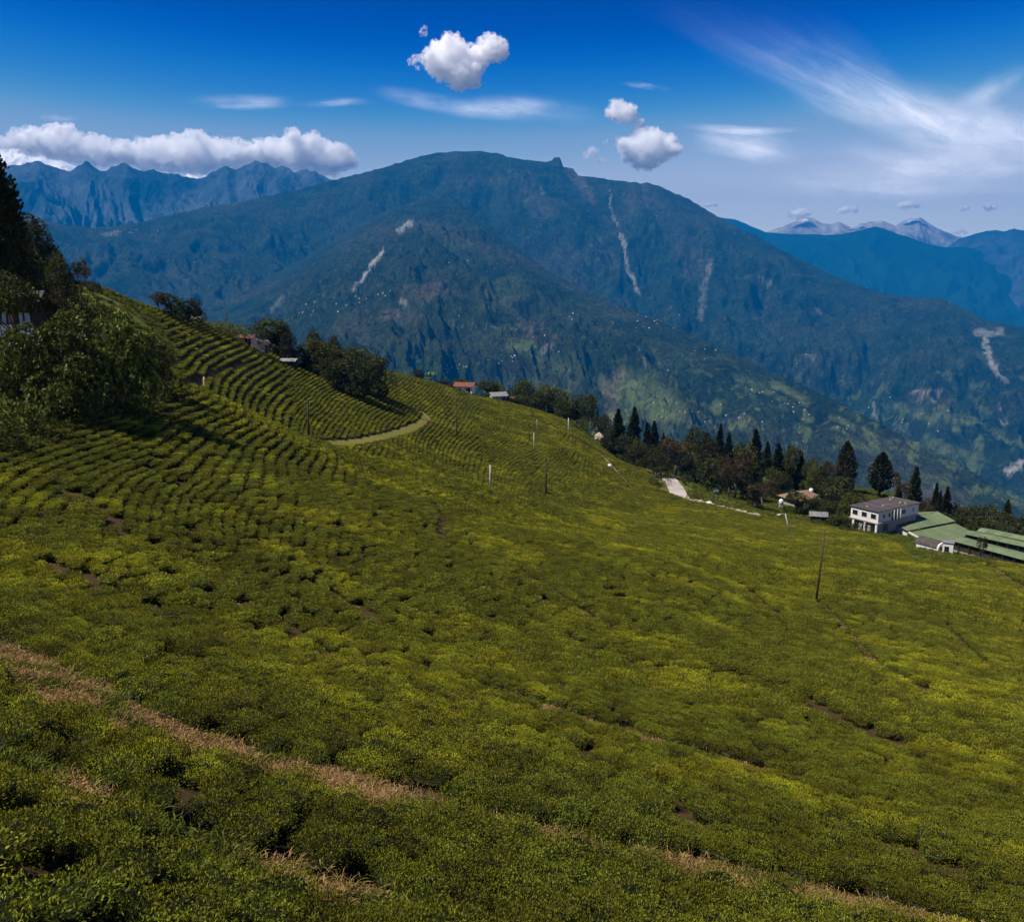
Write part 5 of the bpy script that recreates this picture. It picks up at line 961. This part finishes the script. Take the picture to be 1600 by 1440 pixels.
slab('roof_panel', [(-Lw - .6, -.9, HT - .1), (-4.6, -.9, HT - .1), (-4.6, 3.5, HT + 2.6), (-Lw - .6, 3.5, HT + 2.6)], .1, M_redroof, lh); slab('roof_panel', [(-4.57, -.7, HT - .05), (.6, -.7, HT - .05), (.6, 3.5, HT + 1.9), (-4.57, 3.5, HT + 1.9)], .1, M_rust, lh)
slab('roof_panel', [(.6, 7.9, HT - .1), (-Lw - .6, 7.9, HT - .1), (-Lw - .6, 3.5, HT + 2.55), (.6, 3.5, HT + 1.85)], .1, M_rust, lh); box('fascia', (-8, -.93, HT - .22), (7.2, .06, .22), M_fascia, lh)

# ------------------------------------------------------------------ poles
def pole(u, vt, v, col, label, lean=0.0, arms=1, rad=.10, r=None, lamp=False):
    g = ground(u, v) if r is None else at(u, r); rr = math.hypot(g.x, g.y); top = P(u, vt, rr)[2]; h = max(top - g.z, 2.5); m = M_polewhite if col == 'w' else M_poledark
    o = empty('street_lamp' if lamp else 'utility_pole', (g.x, g.y, g.z)); o.rotation_euler = (0, lean, random.uniform(-.2, .2))
    V, Fc, _ = tube([(0, 0, -.4), (0, 0, h * .5), (0, 0, h)], [rad * 1.25, rad * 1.05, rad * .8], 8); new_obj('post', mesh_np('post', V, Fc), m, o)
    for k in range(arms):
        a = box('crossarm', (0, -.1, h - .35 - .6 * k), (1.1, .08, .09), M_poledark, o)
        for x in (-.48, .48): V, Fc, _ = tube([(x, 0, .09), (x, 0, .17), (x, 0, .24)], [.03, .055, .035], 6); new_obj('insulator', mesh_np('insulator', V, Fc), M_fascia, a)
    if lamp:
        V, Fc, _ = tube([(0, 0, h - .1), (-.5, 0, h + .15), (-1.1, 0, h + .2)], [.05, .045, .04], 6); new_obj('arm', mesh_np('arm', V, Fc), m, o); box('lamp_head', (-1.35, 0, h + .1), (.7, .3, .18), M_fascia, o)
    return tag(o, label, 'street lamp' if lamp else 'pole', 'poles on the tea slope')
pole(489, 545, 583, 'w', 'white pole in the tea below the bamboo grove', arms=0, rad=.13)
pole(483, 626, 684, 'd', 'dark pole behind the near crest, left of the grass track', arms=1, rad=.16)
pole(766, 726, 765, 'w', 'white pole standing just behind the near crest', arms=0, rad=.17)
pole(714, 630, 683, 'd', 'slim dark pole below the red roofed house', arms=1, rad=.15)
pole(853, 716, 774, 'd', 'dark pole right of the thick white one', arms=1, rad=.17)
pole(827, 662, 690, 'd', 'short brown pole of the close pole pair', arms=1, rad=.12)
pole(834, 676, 704, 'w', 'white pole of the close pole pair', arms=0, rad=.13)
pole(839, 654, 672, 'w', 'thin light pole above the close pole pair', arms=0, rad=.08)
pole(888, 653, 677, 'w', 'white pole on the slope below the house grove', arms=0, rad=.16)
pole(613, 582, 610, 'd', 'left dark pole of the pair right of the bamboo', arms=1, rad=.10)
pole(619, 584, 613, 'd', 'right dark pole of the pair right of the bamboo', arms=0, rad=.10)
pole(1275, 828, 941, 'd', 'tall dark leaning pole at the footpath on the right', lean=.06, arms=0, rad=.085)
pole(1234, 801, 834, 'w', 'white leaning street lamp at the tea edge', lean=-.27, arms=0, rad=.13, lamp=True)
pole(354, 488, 508, 'd', 'thick short dark post on the crest by the light shrubs', arms=0, rad=.16)
pole(1577, 843, 872, 'd', 'thin dark pole in front of the long green roof', arms=0, rad=.09)
pole(1392, 745, 800, 'd', 'thin dark pole rising behind the rusty roof', arms=1, rad=.09, r=228)
pole(1075, 752, 776, 'd', 'thin post on the right side of the pale road', arms=0, rad=.08, r=246)
pole(456, 498, 530, 'd', 'thin dark pole beside the tin roofed house', arms=1, rad=.09, r=244)

# ------------------------------------------------------------------ the ridge road, sign, walls and small things
def ribbon(name, pts, w, mat, lift=.06, n=30):
    xy = np.array([(p.x, p.y) for p in pts]); s = np.linspace(0, 1, len(xy)); q = np.linspace(0, 1, n); xy = np.stack([np.interp(q, s, xy[:, 0]), np.interp(q, s, xy[:, 1])], 1)
    for _ in range(4): xy[1:-1] = .5 * xy[1:-1] + .25 * (xy[:-2] + xy[2:])
    tg = unit(np.gradient(xy, axis=0)); nn = np.stack([-tg[:, 1], tg[:, 0]], 1); V = []
    for f in np.linspace(-1, 1, 9): e = xy + nn * w / 2 * f; V.append(np.column_stack([e, H(e[:, 0], e[:, 1]) + lift]))
    return tag(new_obj(name, mesh_np(name, np.stack(V, 1).reshape(-1, 3), grid_faces(n, 9)), mat), kind='structure')
ribbon('road', [ground(1066, 782), ground(1060, 772), ground(1054, 760), ground(1046, 748), ground(1036, 742), at(1018, 284), at(996, 302), at(960, 318), at(935, 326)], 4.8, M_concrete, .25, 110)
ribbon('road_verge', [at(1062, 222), at(1078, 238), at(1100, 236), at(1130, 232), at(1160, 228), at(1185, 222)], .8, M_dry, .1, 30)
# low stone wall
r_ = np.random.default_rng(5); parts = []; a, b = at(1080, 232), at(1186, 216)
for k in range(90):
    t_ = k / 90; c = a.lerp(b, t_); z = float(H(c.x, c.y)); s = r_.uniform(.35, .8)
    v = ICO_V[:12] if False else box_vf(0, 0, 0, s, s * .8, s * .7) * r_.uniform(.85, 1.15, (8, 1)); parts.append((v + np.array([c.x + r_.normal(0, .25), c.y + r_.normal(0, .25), z - .1 + (k % 2) * .25]), BOXF, 0.0))
v, f, s = join(parts); tag(new_obj('stone_wall', mesh_np('stone_wall', v, f, False), M_stone), 'low pale stone wall between the tea and the road trees', 'stone wall')
def boulder(u, r, size, label, seed, mat=M_stone, name='boulder', cat='rock', sq=.7):
    r_ = np.random.default_rng(seed); V = ICO_V * (1 + .22 * np.sin(ICO_V @ r_.normal(0, 2.5, (3, 1))) + r_.normal(0, .04, (len(ICO_V), 1))) * np.array([1, .8, sq]) * size; g = at(u, r)
    return tag(new_obj(name, mesh_np(name, V, ICO_F, False), mat, None, (g.x, g.y, g.z + size * sq * .55)), label, cat)
boulder(1094, 230, .8, 'pale boulder at the start of the stone wall', 1); boulder(1107, 229, 1.0, 'whitish boulder under the green sign', 2, M_white); boulder(936, 318, 1.9, 'large pale rock left of the tall conifers', 3, M_stone, sq=1.2); boulder(930, 316, 1.0, 'smaller pale rock next to the large one', 4)
boulder(952, 262, .75, 'round white sack beside the stepped path', 6, M_white, 'sack', 'sack', .9); boulder(936, 270, .45, 'small teal bundle above the stepped path', 7, wall_mat('teal_cloth', (.05, .30, .22), amt=.1), 'bundle', 'bundle', .8); boulder(925, 272, .35, 'tiny grey bundle at the top of the stepped path', 8, M_greytin, 'bundle', 'bundle', .8)
for u, r, z, lab, sd in ((1220, 252, 1.3, 'white round water tank left of the tan roof', 1), (1266, 268, 3.4, 'white round tank standing by the tan roof ridge', 2), (1257, 250, .9, 'low white tank in front of the tan roofed house', 3)):
    g = at(u, r); o = empty('water_tank', (g.x, g.y, g.z)); tag(o, lab, 'water tank', 'water tanks')
    th = np.arange(10) * .6283; V, Fc, _ = tube([(0, 0, 0), (0, 0, .1), (0, 0, .9), (0, 0, 1.15), (0, 0, 1.25)], [.55, .62, .62, .4, .15], 12); t_ = new_obj('tank', mesh_np('tank', V, Fc), M_fascia, o, (0, 0, z))
    box('stand', (0, 0, -.2), (.9, .9, z + .2), M_greywall, o)
g = at(1118, 232); o = empty('road_sign', (g.x, g.y, g.z), .35); tag(o, 'green sign board with white panel on two posts by the road', 'sign'); zs = P(1118, 769, math.hypot(g.x, g.y))[2] - g.z
box('board', (0, 0, zs - .45), (1.9, .08, 1.25), plain_mat('sign_green', (.03, .14, .06), (.04, .17, .08), 1, .5, .3, 0), o); box('panel', (0, -.05, zs + .05), (1.5, .05, .6), M_fascia, o)
for x in (-.7, .7): box('post', (x, .08, -.3), (.09, .09, zs + 1.1), M_poledark, o)
g = ground(320, 606); s_o = empty('tree_stump', (g.x, g.y, g.z)); tag(s_o, 'short pale tan stump standing in the tea gap by the mango trees', 'stump')
V, Fc, _ = tube([(0, 0, -.2), (.02, 0, .5), (-.03, .02, 1.2), (0, 0, 1.55)], [.24, .2, .19, .12], 7); new_obj('stem', mesh_np('stem', V, Fc), plain_mat('pale_wood', (.38, .24, .12), (.55, .38, .22), 4), s_o)
for a_ in (-.5, .4): V, Fc, _ = tube([(0, 0, 1.3), (a_ * .4, 0, 1.9), (a_ * .9, .1, 2.3)], [.035, .025, .01], 5); new_obj('twig', mesh_np('twig', V, Fc), M_barkpale, s_o)

# ------------------------------------------------------------------ tiny houses on the far mountainside
th_me = []
for k, (wm, rm) in enumerate(((M_cream, M_greytin), (M_cream, M_tan), (M_cream, M_redroof))):
    L, W, h, rs = 11, 8, 5, 2.5
    V = np.array(list(box_vf(0, 0, -4, L, W, h + 4)) + [(-L / 2 - .6, -W / 2 - .6, h - .2), (L / 2 + .6, -W / 2 - .6, h - .2), (L / 2 + .6, W / 2 + .6, h - .2), (-L / 2 - .6, W / 2 + .6, h - .2), (-L / 2 - .6, 0, h + rs), (L / 2 + .6, 0, h + rs)])
    me = mesh_np('hillside_house', V, BOXF + [[8, 9, 13, 12], [10, 11, 12, 13], [8, 12, 11], [9, 10, 13]], False); me.materials.append(wm); me.materials.append(rm)
    for p in list(me.polygons)[6:]: p.material_index = 1
    th_me.append(me)
VIL = [(175, 364, 30, 5, 26, 'on the long left ridge'), (205, 361, 12, 3, 8, 'on the long left ridge'), (300, 410, 22, 8, 9, 'on the left flank of the mountain'), (560, 465, 40, 8, 14, 'below the twin landslide scars'), (600, 458, 20, 3, 6, 'below the twin landslide scars'), (490, 485, 40, 10, 12, 'low on the left slope of the front spur'), (700, 575, 22, 8, 14, 'in the hamlet just above the tea skyline'), (790, 560, 26, 6, 12, 'at the foot of the front spur above the bamboo grove'), (850, 540, 30, 12, 12, 'on the middle of the front spur'), (960, 500, 60, 8, 14, 'along the shoulder of the front spur'), (1040, 505, 40, 8, 12, 'along the shoulder of the front spur'), (1100, 550, 40, 15, 10, 'on the right arm of the front spur'), (1060, 640, 50, 14, 12, 'above the road trees'), (1150, 650, 50, 16, 12, 'above the road trees'), (1200, 610, 40, 20, 10, 'on the green terraces of the right arm'), (1240, 640, 30, 12, 14, 'on the green terraces of the right arm'), (1300, 660, 60, 25, 10, 'on the lower terraces behind the cypresses'), (1270, 560, 20, 6, 4, 'on the far slope across the gorge'), (1370, 630, 20, 12, 5, 'on the far slope across the gorge'), (1450, 650, 60, 20, 8, 'near the bright green field in the valley'), (730, 450, 60, 40, 6, 'scattered high on the front spur')]
r_ = np.random.default_rng(77)
for cu_, cv_, su, sv, n, where in VIL:
    for k in range(max(3, int(n * .75))):
        s = far_spot(cu_ + r_.normal(0, su * .65), cv_ + r_.normal(0, sv * .7)); kk = int(r_.choice([0, 0, 0, 1, 2])); d_ = math.hypot(s.x, s.y)
        o = new_obj('hillside_house', th_me[kk], None, None, s, r_.uniform(0, 3.14)); q = r_.uniform(.35, .8) * (.45 + d_ / 9500); o.scale = (q, q, q)
        tag(o, 'tiny %s house %s' % (('pale', 'cream', 'red roofed')[kk], where), 'house', 'tiny houses ' + where)

# ------------------------------------------------------------------ grass on paths and open ground
M_straw = leaf_mat('straw', (.13, .08, .03), (.30, .19, .075), (.46, .32, .14), None, .9, .15, .05); M_grassy = leaf_mat('grass_blades', (.03, .04, .006), (.09, .105, .014), (.17, .18, .03), None, .8, .2, .05)
def tuft(name, seed, n, L, w, mat):
    r_ = np.random.default_rng(seed); c = np.column_stack([r_.normal(0, .14, n), r_.normal(0, .14, n), np.zeros(n)]); d = unit(np.column_stack([r_.normal(0, .55, (n, 2)), np.ones(n) * r_.uniform(.3, 1, n)])); Ls = L * r_.uniform(.5, 1.3, n)
    V, Q = leaves(c + d * Ls[:, None] * .5, d, Ls, w, r_, .25); me = mesh_np(name, V, Q, False, {'shade': np.repeat(np.clip(r_.normal(.5, .2, n), 0, 1), 4)}); me.materials.append(mat); return me
straw = [tuft('straw_tuft', i, 70, .20, .012, M_straw) for i in range(3)]; gras = [tuft('grass_tuft', 9 + i, 60, .22, .016, M_grassy) for i in range(3)]
pts, kinds = [], []
for (xy, w, nm), (pn, pp, pw, pm) in zip(PATH_XY, PATHS):
    if w < .4 or pm is M_pale: continue
    L = np.hypot(*np.diff(xy, axis=0).T).sum(); n = int(L * w * (0 if pm is M_green else 85 if np.hypot(*xy.mean(0)) < 40 else 10)); k = r_.uniform(0, len(xy) - 1, n); i = k.astype(int); f = (k - i)[:, None]; p = xy[i] * (1 - f) + xy[np.minimum(i + 1, len(xy) - 1)] * f + r_.uniform(-.7, .7, (n, 2)) * w
    pts.append(p); nz = fbm(p[:, 0] / 1.2, p[:, 1] / 1.2, 3); gr_ = nz > (.3 if pm is M_dry else -.1 if pm is M_soil else -2); kinds.append(np.where(gr_, 3, 0) + r_.integers(0, 3, n))
for u, v, rad in BARE[:4]:
    g = ground(u, v); n = int(rad * rad * 90); p = np.array([g.x, g.y]) + r_.normal(0, rad * .45, (n, 2)); pts.append(p); kinds.append(r_.integers(0, 3, n))
pts = np.concatenate(pts); kinds = np.concatenate(kinds); n = len(pts)
tag(instancer('dry_grass', np.column_stack([pts, H(pts[:, 0], pts[:, 1]) + .03]), r_.uniform(0, 6.28, n), r_.uniform(.7, 1.4, n), r_.uniform(.6, 1.2, n), kinds, straw + gras), 'dry straw and short grass growing along the field paths', 'grass', kind='stuff')
# rough grass and weeds on the open ground round the trees and buildings
n = 60000; px = r_.uniform(-60, 1660, n); rr_ = np.sqrt(r_.uniform(70 ** 2, 330 ** 2, n)); az_ = np.arctan((px - 800) / F / math.cos(PITCH)); x, y = rr_ * np.sin(az_), rr_ * np.cos(az_); z = H(x, y); uu, vv = to_px(x, y, z)
RD = np.array([(1028, 775), (1088, 790), (1078, 745), (1050, 728), (1000, 700), (990, 712), (1030, 740)], float)
k = ~in_poly(uu, vv, TEA_POLY) & ~in_poly(uu, vv, RD) & (fbm(x / 7, y / 7, 3) > -.35); x, y, z = x[k], y[k], z[k]; n = len(x); big = [tuft('weed_tuft', 30 + i, 40, .7, .07, M_grassy) for i in range(3)]
tag(instancer('rough_grass', np.column_stack([x, y, z]), r_.uniform(0, 6.28, n), r_.uniform(.8, 2.0, n), r_.uniform(.5, 1.2, n), r_.integers(0, 3, n), big), 'rough green grass around the trees and buildings', 'grass', kind='stuff')
print('GRASS', len(pts), n)
